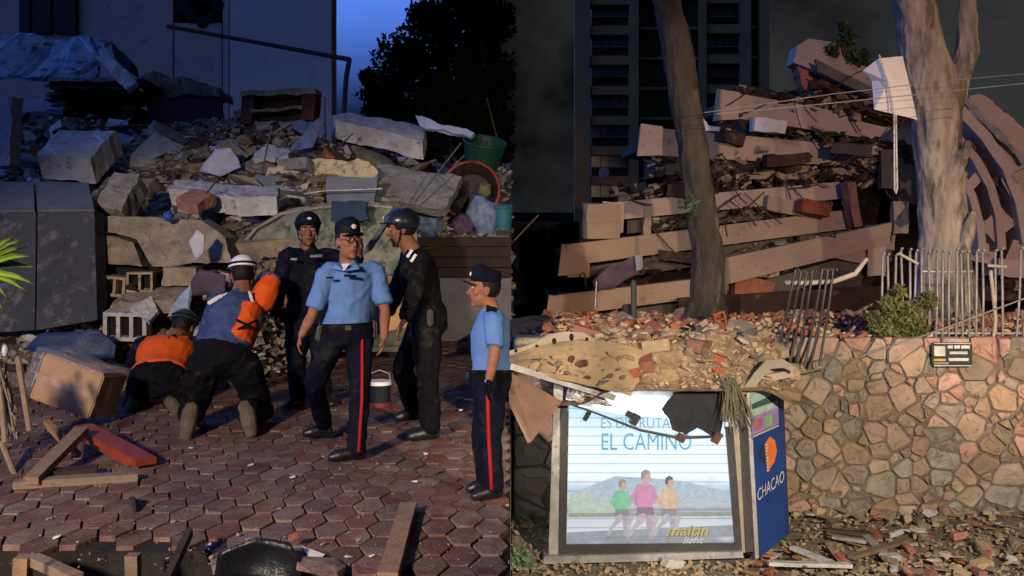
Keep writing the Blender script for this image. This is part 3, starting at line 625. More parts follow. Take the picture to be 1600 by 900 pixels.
    for v in bm.verts:
        d = v.co - hc
        if d.dot(up) < -.045 * hs: v.co += up * (-.045 * hs - d.dot(up)) * .7
    bobj('hair', bm, hairm, root, True)
    if glasses:
        bm = bmesh.new()
        for s in (-1, 1):
            c = hc + right * s * .033 * hs + fwd * .104 * hs + up * .008 * hs
            tube(bm, [c + right * .026 * hs * math.cos(t * .5236) + up * .02 * hs * math.sin(t * .5236) for t in range(13)], [.0032] * 13, n=5, cap=0)
            tube(bm, [c + right * s * .026 * hs, hc + right * s * .079 * hs + up * .01 * hs], [.003, .003], n=5)
        tube(bm, [hc - right * .008 + fwd * .108 * hs + up * .012 * hs, hc + right * .008 + fwd * .108 * hs + up * .012 * hs], [.003, .003], n=5)
        bobj('glasses', bm, bootm, root)
    # ---------- clothes
    bm = bmesh.new(); torso(bm, .02, (.08 if shirt is jumpblue else -.05) if shirt is not navy else -.18)
    tube(bm, [sp(.97), nk.lerp(sp(.97), .35)], [.095 * k, .073 * k])
    for s in 'LR':
        if sleeve == 'long':
            tube(bm, [j['sh' + s], j['el' + s], j['el' + s].lerp(j['wr' + s], .93)], [.078 * k, .063 * k, .047 * k])
        else:
            e_ = j['sh' + s].lerp(j['el' + s], .82); tube(bm, [j['sh' + s], e_], [.078 * k, .074 * k], cap=.1)
        tube(bm, [sp(.93), j['sh' + s]], [.085 * k, .075 * k])
    so = link('shirt', remesh(bm, .011, 3, .015 * k, 8, seed), shirt, root, True)
    bm = bmesh.new(); torso(bm, .034, -.18, .12)
    for s in 'LR':
        tube(bm, [j['hip' + s], j['hip' + s].lerp(j['kn' + s], .5), j['kn' + s], j['kn' + s].lerp(j['an' + s], .5), j['kn' + s].lerp(j['an' + s], .97)], [.112 * k, .102 * k, .083 * k, .078 * k, .074 * k])
        tube(bm, [pv, j['hip' + s]], [.11 * k, .11 * k])
    link('trousers', remesh(bm, .012, 3, .016 * k, 7, seed + 3), pants, root, True)
    if stripe:
        for s, d in stripe:
            d = Vector(d).normalized(); bm = bmesh.new()
            pp = [j['hip' + s] + d * .118 * k, j['hip' + s].lerp(j['kn' + s], .5) + d * .107 * k, j['kn' + s] + d * .088 * k, j['kn' + s].lerp(j['an' + s], .5) + d * .082 * k, j['kn' + s].lerp(j['an' + s], .95) + d * .078 * k]
            t_ = (pp[0] - pp[-1]).cross(d).normalized()
            tube(bm, pp, [(.0125, .012)] * 5, t_, n=8); bobj('red_stripe', bm, redstripe, root, True)
    for s in 'LR':
        a, t_ = j['an' + s].copy(), j['toe' + s].copy()
        if not kneel: a.z = max(a.z, .095); t_.z = .04 if a.z < .2 else a.z - .06
        d = (t_ - a); dl = d.normalized(); bm = bmesh.new()
        heel = a - Vector((dl.x, dl.y, 0)) * .05 if not kneel else a - dl * .02
        if not kneel:
            zf = max(.036, 0); g0 = min(a.z, .09)
            hz = Vector((d.x, d.y, 0)); tube(bm, [Vector((heel.x, heel.y, a.z - .05)), Vector((a.x, a.y, a.z - .04)) + hz * .35, Vector((a.x, a.y, a.z - .05)) + hz * .7, Vector((t_.x, t_.y, a.z - .06))], [.044 * k, .052 * k, .05 * k, .034 * k])
            tube(bm, [a + Vector((0, 0, .08)), a - Vector((0, 0, .05))], [.056 * k, .052 * k])
            mz = a.z - .09
            for v in bm.verts: v.co.z = max(v.co.z, mz)
        else:
            tube(bm, [a - dl * .03, a + d * .5, t_], [.055 * k, .053 * k, .04 * k]); tube(bm, [a.lerp(j['kn' + s], .25), a], [.06 * k, .056 * k])
        bo = link('boot', remesh(bm, .009, 2), boots, root, True)
    if belt:
        bm = bmesh.new(); c = sp(.10); u_ = (sp(.3) - sp(0)).normalized(); f_ = u_.cross(sd(.1)).normalized()
        oval(bm, c, sd(.1), f_, u_, (.17 * wv / .175 + .034), .118 * k + .036, -.03, .03, 24); b_ = bobj('belt', bm, belt, root)
        for s in (-1, 1):
            bm = bmesh.new(); p_ = c + sd(.1) * s * (.17 * wv / .175 + .045) - u_ * .03; box(bm, p_, (.05, .07, .13)); bmesh.ops.bevel(bm, geom=bm.edges[:], offset=.012, segments=2, affect='EDGES'); bobj('holster' if s > 0 else 'pouch', bm, bootm, b_)
        bm = bmesh.new(); box(bm, c + (f_ if f_.dot(fwd) > 0 else -f_) * (.118 * k + .036), (.045, .02, .035)); bobj('buckle', bm, bootm, b_)
    if vest:
        bm = bmesh.new(); torso(bm, .036, .05 if vest != 'orange_hood' else .12, .9)
        for s in 'LR': tube(bm, [sp(.9), j['sh' + s].lerp(sp(.92), .25)], [.1 * k, .09 * k])
        vo = link('vest', remesh(bm, .012, 3, .008, 9, seed + 7), orange, root, True)
    if gloves:
        for s in 'LR':
            bm = bmesh.new(); hand(bm, j, s, shv, k * 1.12); link('glove', remesh(bm, .0085, 2), gloves, root, True)
    # ---------- headgear
    if hat == 'cap':
        bm = bmesh.new(); c = cr_ + up * .045 * hs
        tube(bm, [c - up * .012, c + up * .028 * hs, c + up * .07 * hs, c + up * .082 * hs - fwd * .005], [(.085 * hs, .105 * hs), (.086 * hs, .107 * hs), (.078 * hs, .098 * hs), (.05 * hs, .06 * hs)], right, n=20, cap=.05)
        ho = link('cap', remesh(bm, .008, 3), hatm, root, True)
        bm = bmesh.new(); b0 = c + fwd * .082 * hs
        pts = [b0 + right * .078 * hs * math.sin(t) + fwd * (.085 * hs * math.cos(t) - .01) - up * (.016 + .022 * abs(math.sin(t)) ** 2) for t in [(-1.5 + .3 * i) for i in range(11)]]
        polyprism(bm, pts, up * .008); bobj('brim', bm, hatm, ho)
        bm = bmesh.new(); ell(bm, c + fwd * .102 * hs + up * .03 * hs, (right * .02 * hs, fwd * .008, up * .018 * hs), 2); bobj('badge', bm, white, ho, True)
    elif hat in ('helmet', 'riot'):
        g = 1.0 if hat == 'helmet' else 1.06
        bm = bmesh.new(); c = cr_ + up * .03 * hs
        vs = ell(bm, c, (right * .098 * hs * g, fwd * .122 * hs * g, up * .098 * hs * g), 4)
        lo = .0 if hat == 'helmet' else -.05
        for v in bm.verts:
            h_ = (v.co - c).dot(up); f_ = (v.co - c).dot(fwd)
            lim = lo * hs if hat == 'helmet' else (lo * hs if f_ < .05 * hs else .0)
            if h_ < lim: v.co += up * (lim - h_)
        ho = bobj('helmet', bm, hatm, root, True)
        bm = bmesh.new(); oval(bm, c, right, fwd, up, .103 * hs * g, .128 * hs * g, -.002, .014, 24); bobj('rim', bm, hatm if hat != 'helmet' else hatm, ho)
        bm = bmesh.new()
        if hat == 'helmet':
            oval(bm, c, right, fwd, up, .1045 * hs, .1295 * hs, .016, .034, 24); bobj('headlamp_strap', bm, blackcloth, ho)
        else:
            pts = [c + right * .10 * hs * math.sin(t) + fwd * (.06 * hs + .10 * hs * math.cos(t)) + up * (.012 - .01 * math.cos(t)) for t in [(-1.4 + .28 * i) for i in range(11)]]
            polyprism(bm, pts, up * .010); bobj('brim', bm, hatm, ho)
            bm = bmesh.new(); ell(bm, c + fwd * .126 * hs + up * .045 * hs, (right * .022, fwd * .008, up * .012), 2); bobj('badge', bm, white, ho, True)
        bm = bmesh.new()
        for s in (-1, 1): tube(bm, [c + right * s * .096 * hs, hc + right * s * .072 * hs + fwd * .03 * hs - up * .07 * hs, hc + fwd * .05 * hs - up * .125 * hs], [.006] * 3, n=5)
        bobj('chin_strap', bm, blackcloth, ho)
    return root, j, dict(fwd=fwd, right=right, up=up, sp=sp, sd=sd, wv=wv)
def hand(bm, j, s, shv, k):
    w, t = j['wr' + s], j['ha' + s]; d = (t - w).normalized(); fo = (w - j['el' + s]).normalized()
    side = Vector((0, -1, 0)) if abs(d.y) < .7 else Vector((1, 0, 0))
    side = (side - d * side.dot(d)).normalized(); nrm = d.cross(side)
    cv = 1 if nrm.dot(j['pelvis'] - w) > 0 else -1; nrm = nrm * cv          # palm towards the body
    L0 = .085 * k
    tube(bm, [w - d * .01, w + d * .03 * k, w + d * L0], [(.026 * k, .02 * k), (.038 * k, .018 * k), (.040 * k, .016 * k)], side, n=10)
    for i, (o_, l) in enumerate(((-.030, .062), (-.010, .075), (.010, .080), (.030, .070))):
        b = w + d * (L0 - .01) + side * o_ * k; d2 = (d + nrm * .35 + side * o_ * 2.5).normalized(); d3 = (d + nrm * 1.0).normalized()
        tube(bm, [b, b + d2 * l * .55 * k, b + d2 * l * .55 * k + d3 * l * .5 * k], [.0095 * k, .009 * k, .0078 * k], n=8)
    b = w + d * .022 * k + side * .03 * k; d2 = (d * .75 + side * .65 + nrm * .3).normalized()
    tube(bm, [b, b + d2 * .035 * k, b + d2 * .035 * k + (d + nrm * .4).normalized() * .03 * k], [.013 * k, .011 * k, .009 * k], n=8)
def patch(name, c, u, v, n, su, sv, m, parent):
    bm = bmesh.new(); c = Vector(c); u = Vector(u).normalized(); n = Vector(n).normalized(); v = Vector(v).normalized()
    polyprism(bm, [c + u * a * su / 2 + v * b * sv / 2 for a, b in ((-1, -1), (1, -1), (1, 1), (-1, 1))], -n * .02); bobj(name, bm, m, parent)
# --- striding officer in the pale blue shirt
root, j, q = person('officer in pale blue shirt, glasses and red-striped trousers striding across the paving', dict(
    head=(544, 377, 8.08), neck=(543, 404, 8.12), shR=(511, 424, 8.05), shL=(586, 421, 8.2), pelvis=(541, 520, 8.1), hipR=(520, 530, 8.08), hipL=(561, 528, 8.12),
    elR=(487, 494, 7.98), wrR=(471, 524, 7.9), haR=(465, 548, 7.88), elL=(602, 486, 8.12), wrL=(600, 528, 8.02), haL=(597, 555, 8.0),
    knR=(490, 600, 8.15), anR=(507, 664, 8.75), toeR=(476, 672, 8.7), knL=(562, 620, 8.0), anL=(557, 706, 8.02), toeL=(516, 715, 7.95)),
    (.55, -.80, .06), 1.07, skin, bluecloth, 'short', navy, bootm, 'cap', navy, None, [('L', (.35, -.95, 0))], blackcloth, .93, 1, glasses=True)
patch('name_tape', P(547, 431, 7.90), (1, .1, -.05), (0, 0, 1), (0, -1, 0), .085, .018, navy, root)
patch('name_tape', P(515, 434, 7.87), (1, -.1, .05), (0, 0, 1), (0, -1, 0), .05, .014, navy, root)
bm = bmesh.new(); polyprism(bm, [P(534, 412, 7.96), P(546, 412, 7.96), P(537, 424, 7.92)], (0, .03, 0)); bobj('undershirt', bm, white, root)
bm = bmesh.new()
for s, a in ((-1, 524), (1, 556)): polyprism(bm, [P(540, 412 + 12, 7.93), P(a, 412, 7.98), P(a + s * 6, 420, 7.96)], (0, .03, 0))
bobj('collar', bm, bluecloth, root)
# --- officer in dark uniform behind
root, j, q = person('officer in dark uniform and peaked cap standing in front of the mattress', dict(
    head=(481, 360, 10.05), neck=(480, 382, 10.1), shR=(449, 399, 10.0), shL=(519, 400, 10.2), pelvis=(482, 498, 10.15), hipR=(466, 504, 10.1), hipL=(500, 504, 10.2),
    elR=(434, 455, 9.95), wrR=(429, 492, 9.9), haR=(433, 514, 9.88), elL=(548, 432, 9.9), wrL=(562, 398, 9.7), haL=(567, 378, 9.68),
    knR=(462, 562, 10.1), anR=(466, 622, 10.2), toeR=(448, 630, 10.05), knL=(502, 562, 10.15), anL=(505, 622, 10.3), toeL=(520, 628, 10.15)),
    (.28, -.95, .0), 1.14, skin_d, navy, 'long', navy, bootm, 'riot', navy, None, None, blackcloth, 1.05, 2)
patch('name_tape', P(494, 400, 9.82), (1, .1, .05), (0, 0, 1), (0, -1, 0), .11, .022, conc, root)
patch('name_tape', P(459, 405, 9.80), (1, -.1, 0), (0, 0, 1), (0, -1, 0), .06, .02, conc, root)
# --- tall helmeted officer in profile
root, j, q = person('tall officer in black uniform and helmet seen from the side looking down', dict(
    head=(628, 358, 8.8), neck=(641, 386, 8.82), shL=(656, 404, 8.62), shR=(642, 402, 8.98), pelvis=(668, 500, 8.85), hipL=(668, 506, 8.75), hipR=(664, 506, 8.95),
    elL=(648, 458, 8.5), wrL=(632, 500, 8.5), haL=(622, 516, 8.5), elR=(622, 452, 9.05), wrR=(608, 490, 9.1), haR=(602, 508, 9.1),
    knL=(668, 590, 8.68), anL=(672, 673, 8.75), toeL=(640, 684, 8.68), knR=(630, 575, 9.0), anR=(646, 640, 9.2), toeR=(620, 648, 9.15)),
    (-.97, -.12, -.12), 1.12, skin_d, blackcloth, 'long', blackcloth, bootm, 'riot', darkgloss, None, None, blackcloth, 1.1, 3)
patch('shoulder_stripe', P(640, 396, 8.53), (.55, 0, .8), (.8, 0, -.55), (0, -1, 0), .07, .022, white, root); patch('shoulder_stripe', P(646, 403, 8.53), (.55, 0, .8), (.8, 0, -.55), (0, -1, 0), .07, .022, white, root)
bm = bmesh.new(); c = P(612, 352, 8.8)
for a in range(5): pass
polyprism(bm, [P(606, 338, 8.72), P(612, 338, 8.72), P(577, 392, 8.72), P(566, 398, 8.72), P(572, 384, 8.72)], (0, .16, 0)); bobj('raised_visor', bm, mat('visor', (.03, .05, .08), None, .5, spec=.3), root)
# --- officer at the edge of the square
root, j, q = person('officer in pale blue shirt and cap at the outer edge of the square', dict(
    head=(757, 452, 6.95), neck=(765, 476, 6.96), shL=(772, 495, 6.82), shR=(763, 494, 7.1), pelvis=(766, 596, 6.95), hipL=(766, 602, 6.88), hipR=(764, 602, 7.02),
    elL=(773, 552, 6.72), wrL=(764, 594, 6.68), haL=(761, 616, 6.68), elR=(754, 552, 7.15), wrR=(744, 592, 7.15), haR=(740, 610, 7.15),
    knL=(767, 684, 6.88), anL=(771, 764, 6.92), toeL=(740, 773, 6.86), knR=(754, 684, 7.02), anR=(760, 755, 7.08), toeR=(732, 763, 7.04)),
    (-.98, -.14, .05), .95, skin, bluecloth, 'short', navy, bootm, 'cap', navy, blackcloth, [('L', (-.15, -1, 0))], blackcloth, .84, 4)
patch('epaulette', P(768, 482, 6.80), (1, 0, -.3), (0, .6, .8), (0, -.6, .8), .07, .035, navy, root)
# --- kneeling rescuer with the white helmet
root, j, q = person('kneeling rescuer in white helmet and blue shirt with orange vest, back turned', dict(
    head=(379, 430, 9.52), neck=(378, 454, 9.46), shL=(344, 474, 9.36), shR=(410, 470, 9.42), pelvis=(346, 556, 9.10), hipL=(320, 568, 9.08), hipR=(380, 568, 9.12),
    elL=(322, 530, 9.62), wrL=(322, 560, 9.95), haL=(325, 575, 10.05), elR=(424, 440, 9.5), wrR=(414, 432, 9.8), haR=(405, 440, 9.92),
    knL=(300, 648, 9.35), anL=(298, 642, 8.9), toeL=(290, 684, 8.78), knR=(408, 648, 9.35), anR=(385, 640, 8.92), toeR=(393, 678, 8.82)),
    (-.25, .9, -.25), 1.2, skin_d, jumpblue, 'long', blackcloth, boot_tan, 'helmet', whitegloss, None, None, None, 1.28, 5, kneel=True)
bm = bmesh.new(); sp_ = q['sp']; sd_ = q['sd']
tube(bm, [sp_(.24) + sd_(.2) * .11, sp_(.5) + sd_(.5) * .12, sp_(.8) + sd_(.8) * .12], [(.105, .195), (.105, .20), (.115, .195)], [sd_(.2), sd_(.5), sd_(.8)], n=14, cap=.3)
tube(bm, [sp_(.88) + sd_(.9) * .10, j['shR'], j['shR'].lerp(j['elR'], .6), j['elR'], j['elR'].lerp(j['wrR'], .5)], [.12, .115, .105, .085, .07])
v_ = link('vest', remesh(bm, .012, 3, .012, 8, 3), orange, root, True)
bm = bmesh.new()
for a, b in (((370, 500), (402, 516)), ((372, 514), (402, 500)), ((372, 536), (404, 548))): tube(bm, [P(a[0], a[1], 9.02), P((a[0] + b[0]) / 2, (a[1] + b[1]) / 2, 8.99), P(b[0], b[1], 9.06)], [.011] * 3, n=6)
bobj('harness_strap', bm, blackcloth, v_)
bm = bmesh.new(); tube(bm, [P(326, 474, 9.22), P(342, 464, 9.26), P(356, 460, 9.3)], [(.02, .012)] * 3, n=8); bobj('reflective_band', bm, mat('reflective', (.8, .8, .72), None, .4), v_)
bm = bmesh.new(); tube(bm, [P(390, 456, 9.26), P(394, 470, 9.24), P(402, 478, 9.26)], [(.014, .012)] * 3, n=8); bobj('reflective_band', bm, mat('reflective', (.8, .8, .72)), v_)
# --- crouching rescuer with the dark helmet
root, j, q = person('crouching rescuer in orange vest and dark helmet bent over the rubble', dict(
    head=(287, 512, 10.85), neck=(276, 524, 10.72), shL=(222, 540, 10.6), shR=(304, 540, 10.62), pelvis=(246, 592, 10.1), hipL=(222, 598, 10.1), hipR=(272, 596, 10.12),
    elL=(206, 574, 10.85), wrL=(216, 600, 11.0), haL=(222, 604, 11.1), elR=(318, 574, 10.85), wrR=(306, 600, 11.0), haR=(300, 604, 11.1),
    knL=(214, 628, 10.5), anL=(207, 632, 10.0), toeL=(198, 652, 9.9), knR=(286, 626, 10.5), anR=(268, 630, 10.05), toeR=(278, 646, 9.95)),
    (.15, .85, -.45), 1.25, skin_d, navy, 'long', blackcloth, boot_tan, 'helmet', greenglos, None, None, None, 1.2, 6, kneel=True, vest='orange')
# ================================================================== things on the square
G = empty('cardboard_box', P(122, 655, 9.4)); tag(G, 'dented brown cardboard box wrapped in clear plastic on the red plank', 'box')
card = mat('cardboard', (.42, .24, .10), (.33, .185, .075), .85, 4, .15, 60, spots=(.25, .13, .06), sthr=.62); cardl = mat('cardboard_flap', (.36, .26, .2), (.28, .2, .15), .8, 4)  # second cardboard is a greyer tone for the flaps
q_ = Euler((R(-8), R(17), R(-10))); c_ = P(124, 603, 9.35)
bm = bmesh.new(); box(bm, c_, (.57, .42, .38), q_); bmesh.ops.bevel(bm, geom=bm.edges[:], offset=.012, segments=2, affect='EDGES'); roughen(bm, 2, .010, 5); bobj('carton', bm, card, G)
def lb(x, y, z): return c_ + q_.to_matrix() @ Vector((x, y, z))
for n_, d_, s_ in (('tape', (0, -.2165, 0), (.575, .006, .05)), ('tape', (0, 0, .197), (.06, .43, .006)), ('flap', (0, -.05, .20), (.54, .30, .008)), ('flap', (-.30, 0, .05), (.01, .40, .30))):
    bm = bmesh.new(); box(bm, lb(*d_), s_, q_); bobj(n_, bm, mat('packing_tape', (.52, .33, .17), None, .4) if n_ == 'tape' else cardl, G)
plast = bpy.data.materials.new('clear_plastic'); plast.use_nodes = True; pb = plast.node_tree.nodes['Principled BSDF']; pb.inputs['Base Color'].default_value = (.8, .8, .9, 1); pb.inputs['Alpha'].default_value = .10; pb.inputs['Roughness'].default_value = .25
bm = bmesh.new(); box(bm, lb(-.03, -.03, .03), (.64, .45, .42), q_); roughen(bm, 5, .035, 6); bobj('plastic_wrap', bm, plast, G, True)
def plank(name, a, b, w, t, m, label, cat='plank'):
    bm = bmesh.new(); bar(bm, a, b, w, t); roughen(bm, 2, .006, 6, len(label)); return tag(bobj(name, bm, m), label, cat)
plank('red_plank', PZ(128, 668, .16), PZ(228, 722, .05), .16, .05, wood_red, 'red painted plank lying under the cardboard box')
plank('red_plank', PZ(118, 674, .10), PZ(204, 722, .035), .05, .06, wood_red, 'narrow red lath along the edge of the red plank')
plank('timber', PZ(48, 752, .06), PZ(128, 672, .20), .10, .05, wood, 'grey timber leaning against the carton pile')
plank('timber', PZ(22, 757, .03), PZ(216, 744, .03), .09, .05, wood, 'long pale timber lying across the pavers')
plank('timber', PZ(70, 740, .05), PZ(150, 732, .05), .12, .04, wood_dark, 'short dark timber lying behind the long pale one')
plank('timber', PZ(72, 660, .25), PZ(122, 712, .05), .05, .04, wood, 'thin stick leaning beside the cardboard box')
plank('timber', PZ(638, 797, .02) + Vector((0, 0, .02)), PZ(606, 905, .03), .10, .06, wood, 'weathered plank lying from the paving over the pit edge')
bm = bmesh.new(); c = PZ(206, 790, .02); tube(bm, [c + Vector((-.03, .12, 0)), c + Vector((0, 0, .03)), c + Vector((.05, -.10, 0))], [.02, .03, .015], n=6); tag(bobj('rag', bm, wood_dark), 'small dark rag on the paving left of centre', 'rag')
# pit pegs, stones, black sheet
for (x, y0, y1, w) in ((36, 870, 925, 22), (208, 866, 925, 20)):
    p = P(x, y1, 5.62); t_ = P(x, y0, 5.62); bm = bmesh.new(); box(bm, (p + t_) / 2, (w * 5.62 / F, .07, (t_ - p).length)); roughen(bm, 2, .006, 6); tag(bobj('wooden_peg', bm, wood), 'square wooden peg in the pit, ' + ('in the corner of the picture' if x < 100 else 'below the middle of the broken edge'), 'peg')
plank('timber', P(52, 874, 5.66), P(120, 905, 5.4), .07, .05, wood, 'slanting timber inside the pit beside the peg')
plank('timber', P(296, 830, 5.85), P(262, 905, 5.5), .035, .05, wood_dark, 'dark lath sticking up out of the pit')
drape('plastic_sheet', [(335, 905), (345, 862), (400, 842), (455, 850), (476, 880), (470, 910)], 5.55, mat('sheet_black', (.012, .013, .016), (.007, .008, .01), .35, 8, .3, 30), 'crumpled black plastic sheet over the edge of the pit', 'sheet', .07)
slab('paper_scrap', [(470, 852), (508, 866), (500, 874), (482, 870)], [5.75, 5.68, 5.62, 5.64], (0, .01, -.006), white, 'white scrap of card beside the black sheet', 'paper', cuts=0)
tag(piece('chunk', 'clay_lump', brickm, P(460, 838, 5.95), .07, (0, 0, 0)), 'round reddish clay lump above the black sheet', 'clay lump')
tag(piece('shard', 'broken_paver', paver, P(500, 888, 5.55), .3, (.2, .1, .3)), 'broken red paver tipped into the pit', 'paver')
rg = random.Random(77)
for i in range(10): piece('chunk', 'pit_stone', conc_warm, (rg.uniform(-2.6, -.9), rg.uniform(5.3, 5.6), -.5), rg.uniform(.1, .25), rrot(rg), 'pale stone on the floor of the pit', 'stone', 'stones in the pit', rng=rg)
for i, (x, y) in enumerate(((433, 728), (457, 745), (665, 708), (687, 735), (648, 752), (655, 792), (735, 722), (545, 870), (582, 868), (783, 880), (300, 700), (325, 850), (268, 718), (720, 640), (90, 838), (705, 572), (392, 727))):
    piece('shard', 'paper_scrap', white if i % 3 else conc_warm, PZ(x, y, .012), rg.uniform(.035, .075), (rg.uniform(-.2, .2), rg.uniform(-.2, .2), rg.uniform(0, 6)), 'small pale scrap lying on the red paving', 'scrap', 'scraps on the paving', rng=rg)
rgc = random.Random(91)
tag(scatter_stuff('paving_grit', conc_warm, [PZ(rgc.uniform(0, 798), 560 + 330 * rgc.random() ** .8, .006) for _ in range(520)], .005, .018, 12, .5), 'fine grit and dust scattered over the red paving', 'grit', kind='stuff')
# lamp bucket between the officers
c = PZ(593, 634, .0); G = empty('lantern', c); tag(G, 'black lantern with a white lid and red base between the officers', 'lantern')
for n_, r_, z0, z1, m in (('red_base', .115, 0, .04, redp), ('drum', .105, .04, .20, darkgloss), ('white_lid', .11, .20, .235, whitegloss)):
    bm = bmesh.new(); oval(bm, c, Vector((1, 0, 0)), Vector((0, 1, 0)), Vector((0, 0, 1)), r_, r_, z0, z1, 24); bmesh.ops.bevel(bm, geom=[e for e in bm.edges if e.calc_face_angle(0) > .9], offset=.006, segments=2, affect='EDGES'); bobj(n_, bm, m, G)
bm = bmesh.new(); tube(bm, [c + Vector((-.11, 0, .2)), c + Vector((-.09, 0, .30)), c + Vector((0, 0, .335)), c + Vector((.09, 0, .30)), c + Vector((.11, 0, .2))], [.005] * 5, n=5); bobj('handle', bm, metal, G)
slab('cardboard_sheet', [(600, 520), (652, 505), (648, 432), (606, 432)], [11.5, 11.5, 11.7, 11.7], (0, .04, 0), card, 'brown cardboard sheet standing behind the tall officer', 'cardboard')
# palm fronds and dried grass broom at the picture edge
palm = mat('palm_leaf', (.20, .30, .035), (.13, .21, .025), .5, 4, 0, rnd=.1)
G = empty('palm_plant', P(-45, 480, 5.0)); G.location.z = -.6; tag(G, 'bright yellow-green palm fronds reaching in from the edge of the picture', 'palm')
bm = bmesh.new(); cz = P(-45, 430, 5.0); tube(bm, [Vector((cz.x, cz.y, -.65)), cz], [.012, .01]); bobj('stem', bm, wood, G)
for (x, y, w) in ((36, 374, 7), (44, 386, 8), (48, 400, 9), (54, 418, 10), (52, 444, 9), (42, 456, 7), (15, 471, 6), (8, 492, 6), (25, 368, 6), (30, 410, 7)):
    a, b = P(-45, 428, 5.0), P(x, y, 4.95 + random.uniform(-.12, .12)); d = (b - a); u = d.cross(Vector((0, 1, 0))).normalized() * w * 5 / F * .5
    bm = bmesh.new(); pts = [a.lerp(b, t) + Vector((0, 0, .03 * math.sin(t * 3.1))) for t in (0, .35, .7, 1)]; ww = (.5, 1, .9, .05)
    rr = [[bm.verts.new(p + u * k * s_ + Vector((0, (.012 if s_ == 0 else 0), 0))) for s_ in (-1, 0, 1)] for p, k in zip(pts, ww)]
    for a_, b_ in zip(rr, rr[1:]):
        for i in range(2): bm.faces.new((a_[i], a_[i + 1], b_[i + 1], b_[i]))
    bobj('leaflet', bm, palm, G)
G = empty('straw_bundle', P(5, 760, 7.6)); G.location.z = 0; tag(G, 'bundle of dry pale straw and sticks at the edge of the paving', 'straw')
bm = bmesh.new(); rg = random.Random(6)
for i in range(70):
    a = P(rg.uniform(-25, 14), rg.uniform(555, 600), 8.0 + rg.uniform(-.2, .2)); b = P(rg.uniform(-25, 28), rg.uniform(640, 690), 8.0 + rg.uniform(-.3, .2)); mdp = (a + b) / 2 + Vector((rg.uniform(-.05, .05), 0, rg.uniform(-.05, .05))); tube(bm, [a, mdp, b], [.006] * 3, n=4, cap=0)
bobj('straw', bm, mat('straw', (.34, .29, .2), (.22, .18, .12), .9, 8), G)
for (a, b) in (((0, 685), (24, 745)), ((28, 560), (46, 672)), ((-5, 560), (8, 690))):
    bm = bmesh.new(); tube(bm, [P(a[0], a[1], 8.0), P(b[0], b[1], 7.6)], [.022, .02], n=7); bobj('stick', bm, wood, G)
bm = bmesh.new(); ell(bm, P(8, 548, 8.0), (Vector((.022, 0, 0)), Vector((0, .03, 0)), Vector((0, 0, .045))), 3); bobj('white_binding', bm, white, G)
# ================================================================== night side: stone wall
Yw = 10.6; ZT = .56; XW0, XW1 = 0.02, 6.5
mort = mat('mortar', (.19, .15, .11), (.10, .08, .06), .95, 9, .9, 30)
stone = mat('field_stone', (.36, .265, .175), (.22, .165, .115), .85, 5, .6, 30, rnd=.24, spots=(.15, .115, .085), sthr=.62, sscale=10)
stone_pink = mat('field_stone_pink', (.42, .27, .20), (.29, .19, .145), .85, 6, .6, 30, rnd=.2, spots=(.18, .12, .09), sthr=.6, sscale=9); stone_grey = mat('field_stone_grey', (.30, .26, .20), (.17, .15, .12), .85, 6, .7, 26, rnd=.25, spots=(.12, .10, .08), sthr=.6, sscale=9)
WALL = empty('stone_wall', ((XW0 + XW1) / 2, Yw, ZS)); tag(WALL, 'retaining wall of irregular field stones with recessed mortar', 'wall')
bm = bmesh.new(); bmesh.ops.create_grid(bm, x_segments=180, y_segments=60, size=.5, matrix=Matrix.Translation(((XW0 + XW1) / 2, Yw - .004, (ZS + ZT) / 2 - .1)) @ Matrix.Rotation(R(90), 4, 'X') @ Matrix.Diagonal((XW1 - XW0, ZT - ZS + .2, 1, 1)))
for v in bm.verts: v.co.y += .03 * noise.noise(v.co * 7) + .012 * noise.noise(Vector((v.co.x * 9, 0, v.co.z * 45)))
bobj('mortar_bed', bm, mort, WALL, True)
bm = bmesh.new(); box(bm, ((XW0 + XW1) / 2, Yw + .36, (ZS + ZT) / 2 - .1), (XW1 - XW0, .5, ZT - ZS + .2)); bobj('core', bm, mort, WALL)
rg = random.Random(42); sites = []
tries = 0
for big_lo, big_hi, want in ((.22, .32, 28), (.15, .22, 88), (.10, .15, 80), (.05, .085, 100)):
    n_ = 0; tries = 0
    while n_ < want and tries < 9000:
        tries += 1; x, z = rg.uniform(XW0, XW1), rg.uniform(ZS - .05, ZT + .03); big = rg.uniform(big_lo, big_hi) * (.84 if 2.4 < x < 5.2 else 1.25)
        if big < .12 and not 2.3 < x < 5.3: continue
        if all(((x - a) * .80) ** 2 + (z - b) ** 2 * 1.4 > (big * .5 + c * .5) ** 2 * .95 for a, b, c in sites): sites.append((x, z, big)); n_ += 1
def clip(poly, mx, mz, nx, nz):
    out = []
    for i in range(len(poly)):
        a, b = poly[i], poly[(i + 1) % len(poly)]
        da = (a[0] - mx) * nx + (a[1] - mz) * nz; db = (b[0] - mx) * nx + (b[1] - mz) * nz
        if da <= 0: out.append(a)
        if (da < 0 < db) or (db < 0 < da):
            t = da / (da - db); out.append((a[0] + (b[0] - a[0]) * t, a[1] + (b[1] - a[1]) * t))
    return out
